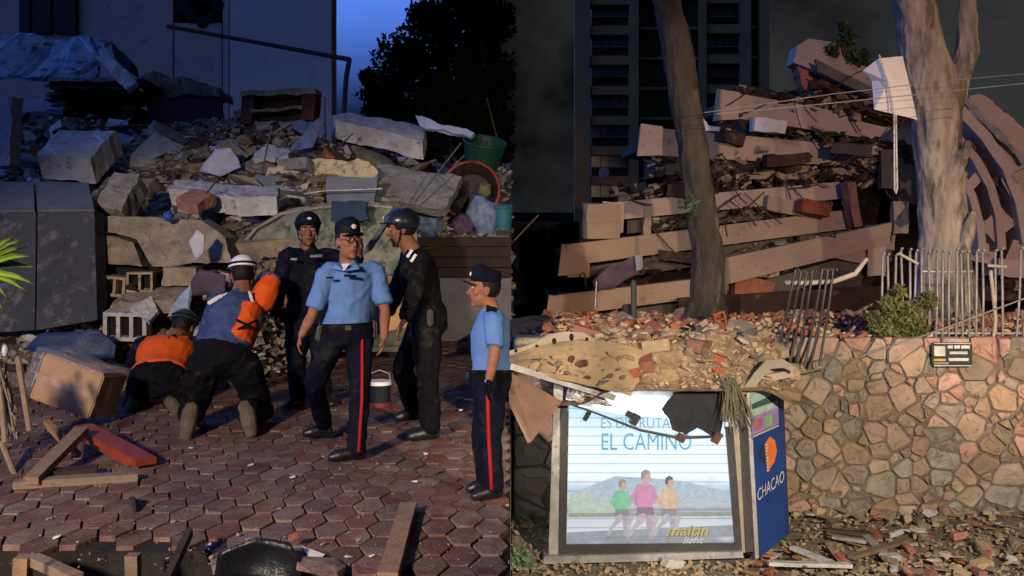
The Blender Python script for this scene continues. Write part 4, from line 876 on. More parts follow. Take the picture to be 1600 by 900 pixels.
for (x, z, s) in sites:
    poly = [(max(x - .5, XW0), max(z - .5, ZS - .06)), (min(x + .5, XW1), max(z - .5, ZS - .06)), (min(x + .5, XW1), min(z + .5, ZT + .04)), (max(x - .5, XW0), min(z + .5, ZT + .04))]
    for (a, b, s2) in sites:
        dx, dz = a - x, b - z; d = math.hypot(dx, dz)
        if 0 < d < .9:
            f = s / (s + s2); g = .008 / d
            poly = clip(poly, x + dx * (f - g), z + dz * (f - g), dx / d, dz / d)
            if len(poly) < 3: break
    if len(poly) < 3: continue
    # cut corners for a hewn outline
    q = []
    for i in range(len(poly)):
        a, b, c = poly[i - 1], poly[i], poly[(i + 1) % len(poly)]
        k1 = .04 + .10 * rg.random(); q.append((b[0] + (a[0] - b[0]) * k1, b[1] + (a[1] - b[1]) * k1)); q.append((b[0] + (c[0] - b[0]) * k1, b[1] + (c[1] - b[1]) * k1))
    q = [(a + rg.uniform(-.007, .007), b + rg.uniform(-.007, .007)) for a, b in q]
    cx_, cz_ = sum(a for a, b in q) / len(q), sum(b for a, b in q) / len(q)
    bm = bmesh.new(); pr = rg.uniform(.015, .05); tx, tz = rg.uniform(-.08, .08), rg.uniform(-.08, .08)
    def rn(k, y, jit=0): return [bm.verts.new((cx_ + (a - cx_) * k, Yw + y + (a - cx_) * tx + (b - cz_) * tz + rg.uniform(-jit, jit), cz_ + (b - cz_) * k)) for a, b in q]
    r0, r1, r2, r3 = rn(1.02, .06), rn(1, -pr * .5), rn(.93, -pr, .006), rn(.5, -pr - .004, .014)
    n = len(q)
    for A, B_ in ((r0, r1), (r1, r2), (r2, r3)):
        for i in range(n): bm.faces.new((A[i], A[(i + 1) % n], B_[(i + 1) % n], B_[i]))
    bm.faces.new(r3)
    o = bobj('stone', bm, rg.choice((stone, stone, stone_pink, stone_grey)), WALL)
# plaque on the wall
c = P(1487, 554, Yw - .09); G = empty('wall_plaque', c); tag(G, 'dark green plaque with white lines of lettering fixed to the stone wall', 'plaque')
bm = bmesh.new(); box(bm, c, (.385, .02, .235)); bmesh.ops.bevel(bm, geom=[e for e in bm.edges if abs((e.verts[0].co - e.verts[1].co).y) > .01], offset=.02, segments=3, affect='EDGES'); bobj('plate', bm, mat('plaque_green', (.012, .035, .028), None, .4), G)
def flat(name, x, z, w, h, m, par, Y=Yw - .103, cc=None):
    cc = cc or c; bm = bmesh.new(); box(bm, (cc.x + x, Y, cc.z + z), (w, .004, h)); return bobj(name, bm, m, par)
flat('border', 0, -.105, .35, .008, conc_white, G); flat('border', 0, .108, .35, .008, conc_white, G)
flat('white_field', -.12, .035, .105, .095, mat('plaque_white', (.6, .6, .56), None, .5), G); flat('yellow_bar', -.12, -.05, .115, .022, mat('plaque_yellow', (.6, .32, .04), None, .5), G)
flat('grey_bar', -.105, -.082, .14, .016, mat('plaque_grey', (.25, .25, .28), None, .5), G)
def text(s, size, loc, m, parent, rot=(R(90), 0, 0), ext=.001, name='lettering', sx=1.0, shear=0, align='LEFT'):
    cu = bpy.data.curves.new(name, 'FONT'); cu.body = s; cu.size = size; cu.extrude = ext; cu.shear = shear; cu.align_x = align; cu.resolution_u = 3
    o = bpy.data.objects.new(name, cu); COL.objects.link(o); me = evald(o); bpy.data.objects.remove(o)
    me.transform(Matrix.Translation(Vector(loc)) @ Euler(rot).to_matrix().to_4x4() @ Matrix.Diagonal((sx, 1, 1, 1)))
    me.materials.clear(); return link(name, me, m, parent)
pw = mat('plaque_white', (.6, .6, .56))
for x_, z_, w_, h_ in ((-.02, .075, .05, .028), (.045, .075, .055, .03), (.125, .075, .085, .03), (.06, .018, .17, .026), (.06, -.045, .19, .028)): flat('lettering_line', x_, z_, w_, h_, pw, G, Yw - .105)
# ================================================================== night side: far tower
Yt = 110.0
TW = empty('apartment_tower', P(1050, 378, Yt)); tag(TW, 'tall dark apartment tower with balconies behind the collapsed block', 'building')
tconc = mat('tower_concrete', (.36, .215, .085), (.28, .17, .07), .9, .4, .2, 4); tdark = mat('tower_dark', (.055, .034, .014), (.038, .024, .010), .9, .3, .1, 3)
tglass = mat('tower_glass', (.03, .04, .045), None, .2, 1, 0, spec=.6); trail = mat('tower_white', (.34, .34, .33), None, .7, 1, 0)
def tb(name, x0, x1, y0, y1, m, dy=0, d=6, par=TW): return wallbox(name, x0, x1, y0, y1, Yt + dy, d, m, par)
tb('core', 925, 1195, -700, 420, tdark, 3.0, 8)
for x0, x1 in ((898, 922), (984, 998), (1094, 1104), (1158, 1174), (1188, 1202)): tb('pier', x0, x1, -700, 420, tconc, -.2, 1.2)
for i in range(-16, 9):
    y = 40 + i * 47
    tb('floor_band', 922, 984, y, y + 14, tconc, .3, 3); tb('floor_band', 1104, 1158, y - 2, y + 12, tconc, .3, 3); tb('floor_ledge', 998, 1094, y + 2, y + 6, tconc, 1.5, 2); tb('floor_ledge', 1174, 1188, y, y + 4, tconc, 1.0, 2)
    if i < -2: continue
    for x0, x1 in ((924, 982), (1106, 1156)):
        w_ = tb('window', x0, x1, y + 15, y + 33, tglass, 2.0, .3)
        fr = wallbox('frame', x0, x1, y + 14, y + 15.2, Yt + 1.9, .15, trail if i in (0, 3, 4, 5) else tconc, w_); wallbox('frame', x0, x1, y + 32.5, y + 33.5, Yt + 1.9, .15, trail if i in (0, 3, 4, 5) else tconc, w_)
        for k in (1, 2, 3):
            xx = x0 + (x1 - x0) * k / 4; wallbox('mullion', xx - .6, xx + .6, y + 15, y + 33, Yt + 1.88, .12, trail if i in (4, 5) and x0 < 1000 else tdark, w_)
c = P(944, 270, Yt + .2); bm = bmesh.new(); ell(bm, c, (Vector((.55, 0, 0)), Vector((0, .1, 0)), Vector((0, 0, .55))), 3); bobj('light_spot_disc', bm, trail, TW, True)  # pale disc painting a small light on the tower
# ================================================================== night side: collapsed block of flats
Yc = 25.0
CB = empty('collapsed_building', P(1150, 500, Yc)); tag(CB, 'collapsed block of flats, its tan floors pancaked on one another', 'building')
tan = mat('slab_tan', (.40, .30, .225), (.31, .23, .17), .9, 1.2, .4, 12, spots=(.2, .14, .105), sthr=.64, sscale=2.2)
tan2 = mat('slab_pink', (.45, .355, .285), (.36, .28, .22), .9, 1.2, .4, 12, spots=(.24, .17, .13), sthr=.64, sscale=2.2)
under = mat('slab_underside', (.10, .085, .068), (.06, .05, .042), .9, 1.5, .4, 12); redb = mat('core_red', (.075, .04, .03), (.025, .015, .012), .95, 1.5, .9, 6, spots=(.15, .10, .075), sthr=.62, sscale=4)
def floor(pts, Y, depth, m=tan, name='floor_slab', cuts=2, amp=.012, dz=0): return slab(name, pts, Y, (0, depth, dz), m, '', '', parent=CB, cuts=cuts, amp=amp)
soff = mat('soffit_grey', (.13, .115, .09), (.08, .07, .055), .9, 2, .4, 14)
def parapet(x0, y0, x1, y1, h0, h1, Y0, Y1, endw=None, m=tan):
    """floor edge with its deck behind and an upturned end wall"""
    h0 *= .84; h1 *= .84
    rp_ = random.Random(int(x0 * 3 + y0)); cutp = [0] + sorted(rp_.sample([.18, .3, .42, .55, .66, .78, .88], 0)) + [1]
    for u0, u1 in zip(cutp, cutp[1:]):
        u1 -= .006 if u1 < 1 else 0; dy0, dy1 = rp_.uniform(-1.5, 1.5), rp_.uniform(-1.5, 1.5); yy = rp_.uniform(-.05, .05)
        def at(u, dy): return x0 + (x1 - x0) * u, y0 + (y1 - y0) * u + dy, h0 + (h1 - h0) * u, Y0 + (Y1 - Y0) * u + yy
        a_, b_ = at(u0, dy0), at(u1, dy1)
        floor([(a_[0], a_[1] + a_[2]), (b_[0] - rp_.uniform(0, 6), b_[1] + b_[2]), (b_[0], b_[1]), (a_[0] + rp_.uniform(0, 5), a_[1])], [a_[3], b_[3], b_[3], a_[3]], .25, m if rp_.random() < .75 else tan, 'parapet')
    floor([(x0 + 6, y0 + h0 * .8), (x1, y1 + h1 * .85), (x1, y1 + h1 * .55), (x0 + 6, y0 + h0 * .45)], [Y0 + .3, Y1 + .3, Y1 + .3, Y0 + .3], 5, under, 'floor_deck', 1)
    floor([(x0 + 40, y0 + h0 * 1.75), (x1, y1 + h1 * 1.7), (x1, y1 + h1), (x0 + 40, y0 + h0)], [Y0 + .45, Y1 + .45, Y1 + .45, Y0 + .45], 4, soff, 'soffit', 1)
    if endw: floor([(x0 - 4, y0 + h0 + endw), (x0 + 34, y0 + h0 + endw * .7), (x0 + 36, y0 + 2), (x0 + 2, y0 - 3)], Y0 - .12, .2, m, 'end_wall', 1)
parapet(1120, 142, 1430, 194, 46, 40, 23.9, 24.3, 8, tan2)
parapet(1000, 196, 1395, 232, 52, 36, 23.7, 24.5, 4, tan2)
parapet(1150, 262, 1400, 262, 20, 22, 24.3, 24.6, None, under)
parapet(940, 317, 1338, 280, 33, 32, 23.7, 24.1, 26, tan2)
parapet(876, 384, 1330, 326, 40, 36, 23.5, 24.0, 14)
parapet(1126, 404, 1394, 348, 50, 40, 22.9, 23.3)
parapet(856, 464, 1140, 430, 40, 36, 22.7, 23.1, 6)
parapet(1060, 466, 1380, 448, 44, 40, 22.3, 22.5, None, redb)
# tilted roof piece on top with parapet and soffit
floor([(1240, 98), (1258, 104), (1424, 186), (1434, 146), (1300, 66), (1264, 60), (1246, 72)], [24.0, 24.0, 23.8, 24.2, 24.5, 24.5, 24.3], .7, tan2, 'roof_parapet', 2, .012)
floor([(1274, 92), (1366, 138), (1364, 152), (1278, 112)], 23.62, .12, soff, 'roof_recess', 1)
floor([(1244, 92), (1262, 104), (1274, 148), (1258, 140)], 24.2, .5, brickm, 'torn_wall', 2, .05)
# broken backing mass
bm = bmesh.new(); bmesh.ops.create_grid(bm, x_segments=90, y_segments=60, size=.5, matrix=Matrix.Rotation(R(90), 4, 'X'))
for v in bm.verts:
    u_, w_ = v.co.x + .5, v.co.z + .5
    x0, x1 = 862 + 160 * max(0, w_ - .3), 1500 + 110 * sm((.55 - w_) * 3)
    x0 = 870 + 330 * w_ ** 1.4
    p = P(x0 + (x1 - x0) * u_, 540 - 400 * w_, 26.0); v.co = p + Vector((0, .5 * noise.noise(p * .9) + .35 * noise.noise(p * 2.6), .15 * noise.noise(p * 2)))
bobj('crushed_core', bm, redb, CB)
# wall bits, posts, blocks and doors hanging between the floors
rg = random.Random(33)
for (x, y, w, h, m, rz) in ((1200, 197, 52, 20, white, .1), (940, 345, 54, 52, tan, 0), (1010, 348, 12, 46, tan, .05), (1140, 215, 40, 20, redb, .2), (1330, 320, 14, 70, brickm, -.2), (1385, 265, 20, 60, under, 0), (1430, 290, 60, 60, under, .1), (1375, 372, 40, 34, tan, .1), (1225, 322, 60, 22, tan, .15), (1270, 325, 46, 20, brickm, .2), (1310, 392, 90, 26, tan, .2), (1180, 420, 70, 24, tan2, .1), (1080, 300, 70, 18, redb, .1), (905, 410, 34, 46, tan, 0), (1370, 400, 26, 60, tan2, .0), (1230, 250, 70, 16, redb, -.1), (1330, 235, 60, 18, under, .1), (1060, 402, 60, 16, redb, .1), (1175, 455, 60, 40, brickm, .2), (1250, 470, 50, 34, redb, .1), (1320, 440, 44, 34, under, 0), (1405, 340, 22, 50, conc_warm, 0)):
    c = P(x, y, 23.6 + rg.uniform(-.2, .3)); bm = bmesh.new(); box(bm, c, (w * 24 / F, .3, h * 24 / F), Euler((rg.uniform(-.1, .1), rz, rg.uniform(-.3, .3)))); roughen(bm, 2, .04, 4, x); bobj('wall_fragment', bm, m, CB)
gaps = []                                                # bands of rubble squeezed between the floors
for (x0, y0, x1, y1, t) in ((1130, 190, 1420, 232, 14), (1010, 250, 1400, 275, 34), (1010, 350, 1330, 320, 16), (900, 425, 1320, 375, 20), (1140, 452, 1390, 400, 24), (870, 505, 1380, 495, 30), (1130, 300, 1420, 250, 22), (1270, 140, 1400, 180, 22), (1150, 140, 1400, 188, 8), (960, 310, 1150, 290, 22)): gaps.append((x0, y0, x1, y1, t))
def gap_pts(n, seed):
    r_ = random.Random(seed); out = []
    for _ in range(n):
        x0, y0, x1, y1, t = r_.choice(gaps); k = r_.random(); out.append(P(x0 + (x1 - x0) * k, y0 + (y1 - y0) * k + r_.uniform(-t, t) * .7, 24.15 + r_.uniform(-.2, 1.0)))
    return out
for n_, m, cnt_, a, b, fl in (('rubble', redb, 800, .08, .3, .7), ('rubble', conc_warm, 700, .06, .26, .6), ('rubble', tan, 700, .06, .26, .5), ('splinters', wood_dark, 300, .1, .5, .2), ('rubble', conc_white, 240, .05, .2, .4)):
    o = scatter_stuff(n_, m, gap_pts(cnt_, cnt_), a, b, cnt_, fl); o.parent = CB; o.matrix_parent_inverse = Matrix.Translation(-Vector(CB.location)); o['kind'] = 'stuff'
bm = bmesh.new(); rg = random.Random(15)
for p in gap_pts(110, 77):
    d = Vector((rg.uniform(-1, 1), rg.uniform(-.8, 0), rg.uniform(-.8, .4))).normalized() * rg.uniform(.3, 1.1); tube(bm, [p - Vector((0, .5, 0)), p + d * .5 - Vector((0, .5, rg.uniform(-.1, .1))), p + d - Vector((0, .5, .1))], [.016] * 3, n=4, cap=0)
o = bobj('reinforcing_steel', bm, rebar, CB); o['kind'] = 'stuff'
rg = random.Random(34)
BW = empty('shade_backdrop', (.7, 30, -1)); tag(BW, 'low dark boundary wall in shadow beside the collapsed block', 'wall'); a_, b_ = P(803, 520, 30), P(905, 352, 30); bm = bmesh.new(); box(bm, ((a_.x + b_.x) / 2, 30, (a_.z + b_.z) / 2), (b_.x - a_.x, .3, b_.z - a_.z)); roughen(bm, 4, .05, 2); bobj('panel', bm, mat('painted_shade', (.02, .02, .018), (.012, .012, .011), .95, 2, .3, spec=0), BW); bm = bmesh.new(); box(bm, ((a_.x + b_.x) / 2, 30, b_.z + .06), (b_.x - a_.x, .4, .1)); bobj('backdrop_cap', bm, mat('painted_shade', (.02, .02, .018)), BW)  # added wall, near-black colour paints the shade and hides the blue-lit ground
# fanned balconies on the far end
FB = empty('fanned_balconies', P(1560, 420, 21)); tag(FB, 'stack of balconies fanned out and sliding down beside the tree trunk', 'building')
def fb(name, pts, Y, d, m, cuts=2): return slab(name, pts, Y, (0, d, 0), m, '', '', parent=FB, cuts=cuts, amp=.03)
fb('balcony_edge', [(1508, 178), (1612, 330), (1640, 300), (1640, 236), (1540, 150), (1516, 150)], 20.6, 1.0, tan)
def arc(pts, w, Y, d, m):
    L_, R_ = [], []
    for i, (x, y) in enumerate(pts):
        x0, y0 = pts[max(i - 1, 0)]; x1, y1 = pts[min(i + 1, len(pts) - 1)]; n_ = math.hypot(x1 - x0, y1 - y0); nx, ny = -(y1 - y0) / n_, (x1 - x0) / n_
        L_.append((x + nx * w / 2, y + ny * w / 2)); R_.append((x - nx * w / 2, y - ny * w / 2))
    bm = bmesh.new()
    for i in range(len(pts) - 1): polyprism(bm, [P(*L_[i], Y), P(*L_[i + 1], Y), P(*R_[i + 1], Y), P(*R_[i], Y)], (0, d, 0))
    bmesh.ops.remove_doubles(bm, verts=bm.verts[:], dist=.002); roughen(bm, 2, .012, 6); bobj('curved_slab', bm, m, FB)
arc([(1498, 168), (1540, 212), (1574, 262), (1596, 318), (1606, 380)], 17, 20.35, .8, tan2)
arc([(1494, 212), (1524, 246), (1548, 290), (1562, 338), (1566, 390)], 13, 20.45, .8, tan)
arc([(1500, 272), (1520, 306), (1532, 350), (1536, 396)], 12, 20.5, .8, tan2)
fb('balcony_edge', [(1506, 160), (1600, 258), (1606, 250), (1512, 152)], 20.4, .3, conc, 1)
for (x, y, w, h, a) in ((1512, 197, 44, 30, .55), (1548, 228, 30, 24, .7), (1568, 250, 34, 36, .9), (1585, 285, 30, 44, 1.1), (1594, 330, 26, 60, 1.35), (1552, 300, 22, 40, 1.0), (1520, 262, 22, 60, .9), (1548, 352, 44, 34, -.7), (1505, 232, 18, 60, .8), (1590, 395, 40, 34, .3), (1530, 395, 36, 30, .2), (1572, 215, 26, 24, .7), (1560, 275, 16, 40, 1.0), (1500, 300, 16, 70, .7), (1575, 420, 50, 26, .1)):
    c = P(x, y, 20.9 + rg.uniform(-.2, .4)); bm = bmesh.new(); box(bm, c, (w * 20.9 / F, .7, h * 20.9 / F), Euler((rg.uniform(-.1, .1), a, rg.uniform(-.2, .2)))); roughen(bm, 2, .035, 4, x); bobj('balcony_block', bm, rg.choice((tan, tan, tan2, redb)), FB)
bm = bmesh.new(); bmesh.ops.create_grid(bm, x_segments=40, y_segments=40, size=.5, matrix=Matrix.Rotation(R(90), 4, 'X'))
for v in bm.verts:
    u_, w_ = v.co.x + .5, v.co.z + .5; p = P(1470 + 190 * u_, 470 - w_ * (250 + 40 * (1 - u_)) + 60 * max(0, u_ - .3) * w_, 21.9); v.co = p + Vector((0, .4 * noise.noise(p * 1.3) + .2 * noise.noise(p * 4), 0))
bobj('crushed_core', bm, redb, FB)
o = scatter_stuff('rubble', tan2, [P(1490 + 130 * (k := rg.random()) , 190 + 150 * k + rg.uniform(-20, 150) * 1.0, 21.2 + rg.uniform(-.3, .3)) for _ in range(160)], .06, .25, 9); o.parent = FB; o.matrix_parent_inverse = Matrix.Translation(-Vector(FB.location)); o['kind'] = 'stuff'
# plants on the roof, cloths
green = mat('leaf_green', (.07, .12, .035), (.035, .06, .02), .6, 4, 0, rnd=.2)
def bush(name, blobs, Y, size, label, seed, dens=40, m=green, stemto=None):
    e = empty(name, P(blobs[0][0], blobs[0][1] + blobs[0][2], Y)); tag(e, label, 'plant'); r_ = random.Random(seed); pts = []
    bm = bmesh.new()
    for (x, y, rad) in blobs:
        k = rad * Y / F; c = P(x, y, Y); pts += blobpts(c, (k, k, k), int(rad * dens / 10 * 3), r_, .2)
        b0 = stemto and P(stemto[0], stemto[1], Y) or P(blobs[0][0], blobs[0][1] + blobs[0][2] + 10, Y); tube(bm, [b0, (b0 + c) / 2 + Vector((r_.uniform(-.1, .1), 0, .05)), c], [.012 * Y / 12] * 3, n=5)
    bobj('stem', bm, wood_dark, e); leaves('leaves', pts, size, m, e, seed); return e
bush('roof_plant', [(1322, 60, 16), (1335, 92, 16), (1300, 80, 12), (1350, 90, 12), (1318, 42, 8)], 24.3, .09, 'leafy plant growing on the tilted roof piece', 5, stemto=(1330, 128))
drape('bed_sheet', [(925, 440), (955, 412), (1000, 398), (1005, 420), (960, 450), (930, 455)], 22.6, mat('sheet_rose', (.16, .11, .14), (.08, .06, .09), .9, 2), 'crumpled rose and lilac bedding hanging out of the lower floors', 'bedding', .2)
drape('curtain', [(992, 398), (1004, 398), (1004, 420), (994, 424)], 22.4, mat('curtain_pale', (.4, .42, .48), None, .9), 'pale strip of curtain beside the hanging bedding', 'curtain', .1)
drape('plastic_bag', [(1098, 182), (1108, 196), (1142, 202), (1140, 206), (1102, 204)], 23.6, white, 'white plastic strip caught on the upper floor', 'plastic', .08)
# white cloth panel with cord
Yq = 13.2
quads = [(1349, 110), (1372, 92), (1410, 88), (1433, 187), (1366, 171), (1363, 126)]
clo = mat('cloth_white', (.72, .70, .64), (.62, .60, .55), .85, 3, .2)
bm = bmesh.new(); pts = [P(x, y, Yq + d) for (x, y), d in zip(quads, (.12, -.02, .05, -.05, .0, .1))]
cen = P(1388, 128, Yq - .12); vs = [bm.verts.new(p) for p in pts]; vc = bm.verts.new(cen)
for i in range(6): bm.faces.new((vs[i], vs[(i + 1) % 6], vc))
bmesh.ops.subdivide_edges(bm, edges=bm.edges[:], cuts=4, use_grid_fill=True)
for v in bm.verts: v.co.y += .03 * noise.noise(v.co * 4)
bm.normal_update(); bmesh.ops.solidify(bm, geom=bm.faces[:], thickness=.006)
G = empty('hanging_cloth', P(1390, 187, Yq)); tag(G, 'white cloth panel hung from a cord beside the thick tree', 'cloth'); bobj('cloth', bm, clo, G)
bm = bmesh.new(); tube(bm, [P(1374, 86, Yq - .1), P(1388, 130, Yq - .18), P(1397, 178, Yq - .15), P(1398, 296, Yq - .15), P(1400, 303, Yq - .15), P(1402, 294, Yq - .15), P(1400, 180, Yq - .14)], [.010] * 7, n=6); bobj('cord', bm, conc_white, G)
# ================================================================== trees on the bank
bark = mat('bark_grey', (.055, .046, .035), (.022, .019, .015), .95, 6, 1.0, 26, spots=(.085, .072, .056), sthr=.6, sscale=5, stretch=(1, 1, .3))
bark2 = mat('bark_pale', (.36, .31, .24), (.15, .125, .095), .95, 5, .9, 20, spots=(.10, .082, .062), sthr=.55, sscale=4, stretch=(1, 1, .35))
def trunk(bm, pts, seed, amp=.03, n=20):
    """dense lofted trunk through (px, py, Y, half width px)"""
    c = [(P(x, y, Y), w * Y / F) for x, y, Y, w in pts]; out = []; rr = []
    for i in range(len(c) - 1):
        for k in range(6):
            t = k / 6; out.append(c[i][0].lerp(c[i + 1][0], t)); rr.append(c[i][1] + (c[i + 1][1] - c[i][1]) * t)
    out.append(c[-1][0]); rr.append(c[-1][1])
    st = len(bm.verts); tube(bm, out, rr, n=n, cap=.2); bm.verts.ensure_lookup_table()
    for v in bm.verts[st:]: v.co += noise.noise_vector(Vector((v.co.x * 3, v.co.y * 3, v.co.z * 1.6)) + Vector((seed, 0, 0))) * amp + noise.noise_vector(v.co * 11) * amp * .3
def barkify(me, amp, seed):
    nv = len(me.vertices); cs = [0.0] * nv * 3; ns = [0.0] * nv * 3; me.vertices.foreach_get('co', cs); me.vertices.foreach_get('normal', ns)
    for i in range(nv):
        x, y, z = cs[3 * i:3 * i + 3]
        d = amp * (1 - 3.2 * abs(noise.noise(Vector((x * 9 + seed, y * 9, z * 2.2))))) * .5 + amp * .9 * noise.noise(Vector((x * 3.5, y * 3.5 + seed, z * 2.5))) + amp * .35 * noise.noise(Vector((x * 22, y * 22, z * 9)))
        for c in range(3): cs[3 * i + c] += ns[3 * i + c] * d
    me.vertices.foreach_set('co', cs); me.update(); return me
T1 = empty('slanting_tree', P(1098, 535, 12.6)); tag(T1, 'slanting grey tree trunk in front of the collapsed block', 'tree')
bm = bmesh.new(); trunk(bm, [(1100, 545, 12.6, 48), (1106, 470, 12.6, 29), (1107, 400, 12.6, 24), (1092, 300, 12.6, 23), (1076, 200, 12.6, 23), (1062, 100, 12.6, 24), (1047, 20, 12.6, 22), (1030, -120, 12.6, 22), (1020, -330, 12.6, 14)], 1)
link('trunk', barkify(remesh(bm, .02, 1), .022, 1), bark, T1, True)
bm = bmesh.new(); trunk(bm, [(1050, 50, 12.6, 14), (1010, -60, 12.4, 10), (960, -220, 12.2, 6)], 5, .02, 10); bobj('limb', bm, bark, T1, True)
r = random.Random(9)
leaves('crown', sum([blobpts(P(x, y, Y), (1.1, 1.1, .7), 420, r, .2) for x, y, Y in ((1020, -380, 12.6), (930, -300, 12.2), (1120, -340, 13), (1000, -300, 11.4))], []), .11, leafm, T1, 5)
leaves('sprig', blobpts(P(1078, 322, 12.2), (.16, .12, .14), 46, r, .1), .05, green, T1, 6)
T2 = empty('thick_tree', P(1478, 470, 13.8)); tag(T2, 'thick pale tree with forked trunk behind the iron fence', 'tree')
bm = bmesh.new(); trunk(bm, [(1478, 540, 13.8, 58), (1476, 440, 13.8, 44), (1474, 350, 13.8, 36), (1468, 260, 13.8, 36), (1462, 180, 13.8, 39), (1442, 90, 13.8, 33), (1426, 0, 13.8, 31), (1410, -140, 13.8, 26), (1400, -330, 13.8, 14)], 3, .035)
trunk(bm, [(1464, 200, 13.8, 26), (1492, 140, 13.75, 20), (1513, 80, 13.7, 15), (1510, 0, 13.7, 12), (1520, -150, 13.7, 8)], 6, .03, 12)
trunk(bm, [(1492, 450, 13.6, 14), (1504, 390, 13.5, 10), (1516, 352, 13.45, 8), (1522, 330, 13.45, 4)], 8, .03, 10); trunk(bm, [(1482, 290, 13.6, 14), (1496, 256, 13.5, 12), (1508, 236, 13.45, 9), (1512, 222, 13.4, 5)], 9, .02, 10)
link('trunk', barkify(remesh(bm, .022, 1), .024, 4), bark2, T2, True)
leaves('crown', sum([blobpts(P(x, y, Y), (1.2, 1.2, .7), 420, r, .2) for x, y, Y in ((1400, -380, 13.8), (1540, -260, 13.7), (1300, -330, 13), (1460, -330, 12.4))], []), .11, leafm, T2, 7)
# overhead cables
for i, (pts, rr_, lab) in enumerate((([(1100, 176), (1300, 147), (1480, 126), (1640, 112)], .005, 'upper grey cable crossing in front of the thick tree'), ([(1120, 178), (1250, 166), (1450, 146), (1640, 126)], .006, 'lower grey cable crossing in front of the thick tree'), ([(1210, 592), (1290, 575), (1450, 522), (1640, 452)], .008, 'grey cable slanting across the fence and wall top'))):
    Yk = 11.6 if i < 2 else (10.3 if i == 2 else 14); bm = bmesh.new(); tube(bm, [P(x, y, Yk) for x, y in pts], [rr_] * len(pts), n=6); tag(bobj('cable', bm, mat('cable_grey', (.22, .21, .2), None, .6)), lab, 'cable')
# ================================================================== iron fence on the wall
fencem = mat('fence_grey', (.34, .34, .33), (.22, .21, .20), .5, 8, .2, 60, metal=.3); rustm = fencem
Yf = 10.86; FN = empty('iron_fence', (4.2, Yf, ZT)); tag(FN, 'grey iron bar fence standing on the stone wall', 'fence')
rg = random.Random(14)
for i in range(34):
    x = 1378 + i * 10.5
    if i in (16, 19): continue
    t0 = 394 + rg.uniform(-3, 4) + (8 if i < 3 else 0); lean = rg.uniform(-3, 3) + (6 if i > 19 else 0)
    a, b = P(x, 534 if i < 14 else 530, Yf), P(x + lean, t0, Yf)
    bm = bmesh.new(); tube(bm, [a, a.lerp(b, .5) + Vector((rg.uniform(-.01, .01), rg.uniform(-.02, .02), 0)), b, b + Vector((0, -.015, .02)), b + Vector((0, -.04, .025))], [.0125] * 5, n=7); bobj('bar', bm, rustm, FN, True)
for y, xs_ in ((520, (1376, 1740)), (424, (1440, 1520))):
    bm = bmesh.new(); tube(bm, [P(xs_[0], y, Yf + .02), P((xs_[0] + xs_[1]) / 2, y + 1, Yf + .02), P(xs_[1], y, Yf + .02)], [.014] * 3, n=6); bobj('rail', bm, rustm, FN, True)
for (pp, w) in (([(1548, 424), (1556, 500), (1550, 545)], .02), ([(1544, 415), (1572, 417)], .016), ([(1404, 396), (1434, 412)], .016)):
    bm = bmesh.new(); tube(bm, [P(x, y, Yf - .03) for x, y in pp], [w] * len(pp), n=6); bobj('bent_rail', bm, mat('rail_cream', (.4, .35, .27), None, .6), FN, True)
BF = empty('bent_fence_section', P(1240, 560, 10.3)); tag(BF, 'torn section of dark fence bars leaning over the wall top', 'fence')
for x0, x1 in ((1243, 1208), (1252, 1220), (1261, 1232), (1270, 1243), (1285, 1256), (1294, 1266), (1302, 1278)):
    a, b = P(x1 + 2, 568 + rg.uniform(-6, 6), 10.2), P(x0, 424 + rg.uniform(-3, 3), 10.75)
    bm = bmesh.new(); tube(bm, [a, a.lerp(b, .5) + Vector((.012, 0, .01)), b, b + Vector((.02, -.01, .02)), b + Vector((.035, -.02, -.005))], [.012] * 5, n=7); bobj('bar', bm, mat('bar_black', (.09, .09, .085), (.05, .05, .048), .45, 6, .1, metal=.3), BF, True)
bm = bmesh.new(); tube(bm, [P(1228, 442, 10.72), P(1262, 442, 10.72), P(1302, 440, 10.72), P(1336, 428, 10.75), P(1354, 405, 10.8)], [.026, .026, .026, .026, .02], n=8); bobj('rail', bm, mat('rail_cream', (.4, .35, .27)), BF, True)
bush('climbing_shrub', [(1400, 500, 26), (1380, 515, 22), (1420, 490, 22), (1390, 478, 18), (1432, 515, 20), (1450, 470, 14), (1365, 498, 14), (1405, 455, 10)], 10.72, .035, 'straggly green shrub growing through the iron fence', 8, 70, mat('leaf_olive', (.13, .15, .06), (.06, .07, .03), .6, 4, 0, rnd=.25), (1405, 538))
bush('hanging_creeper', [(1232, 585, 10), (1236, 605, 12), (1240, 570, 10)], 10.35, .03, 'small dark creeper hanging at the end of the shelter', 9, 60, green, (1236, 560))
bush('ground_plant', [(815, 880, 16), (808, 865, 12), (826, 890, 12)], 9.2, .05, 'pale green weed at the foot of the shelter', 10, 60, mat('leaf_pale', (.18, .26, .16), (.1, .15, .09), .6, 4, 0), (815, 905))
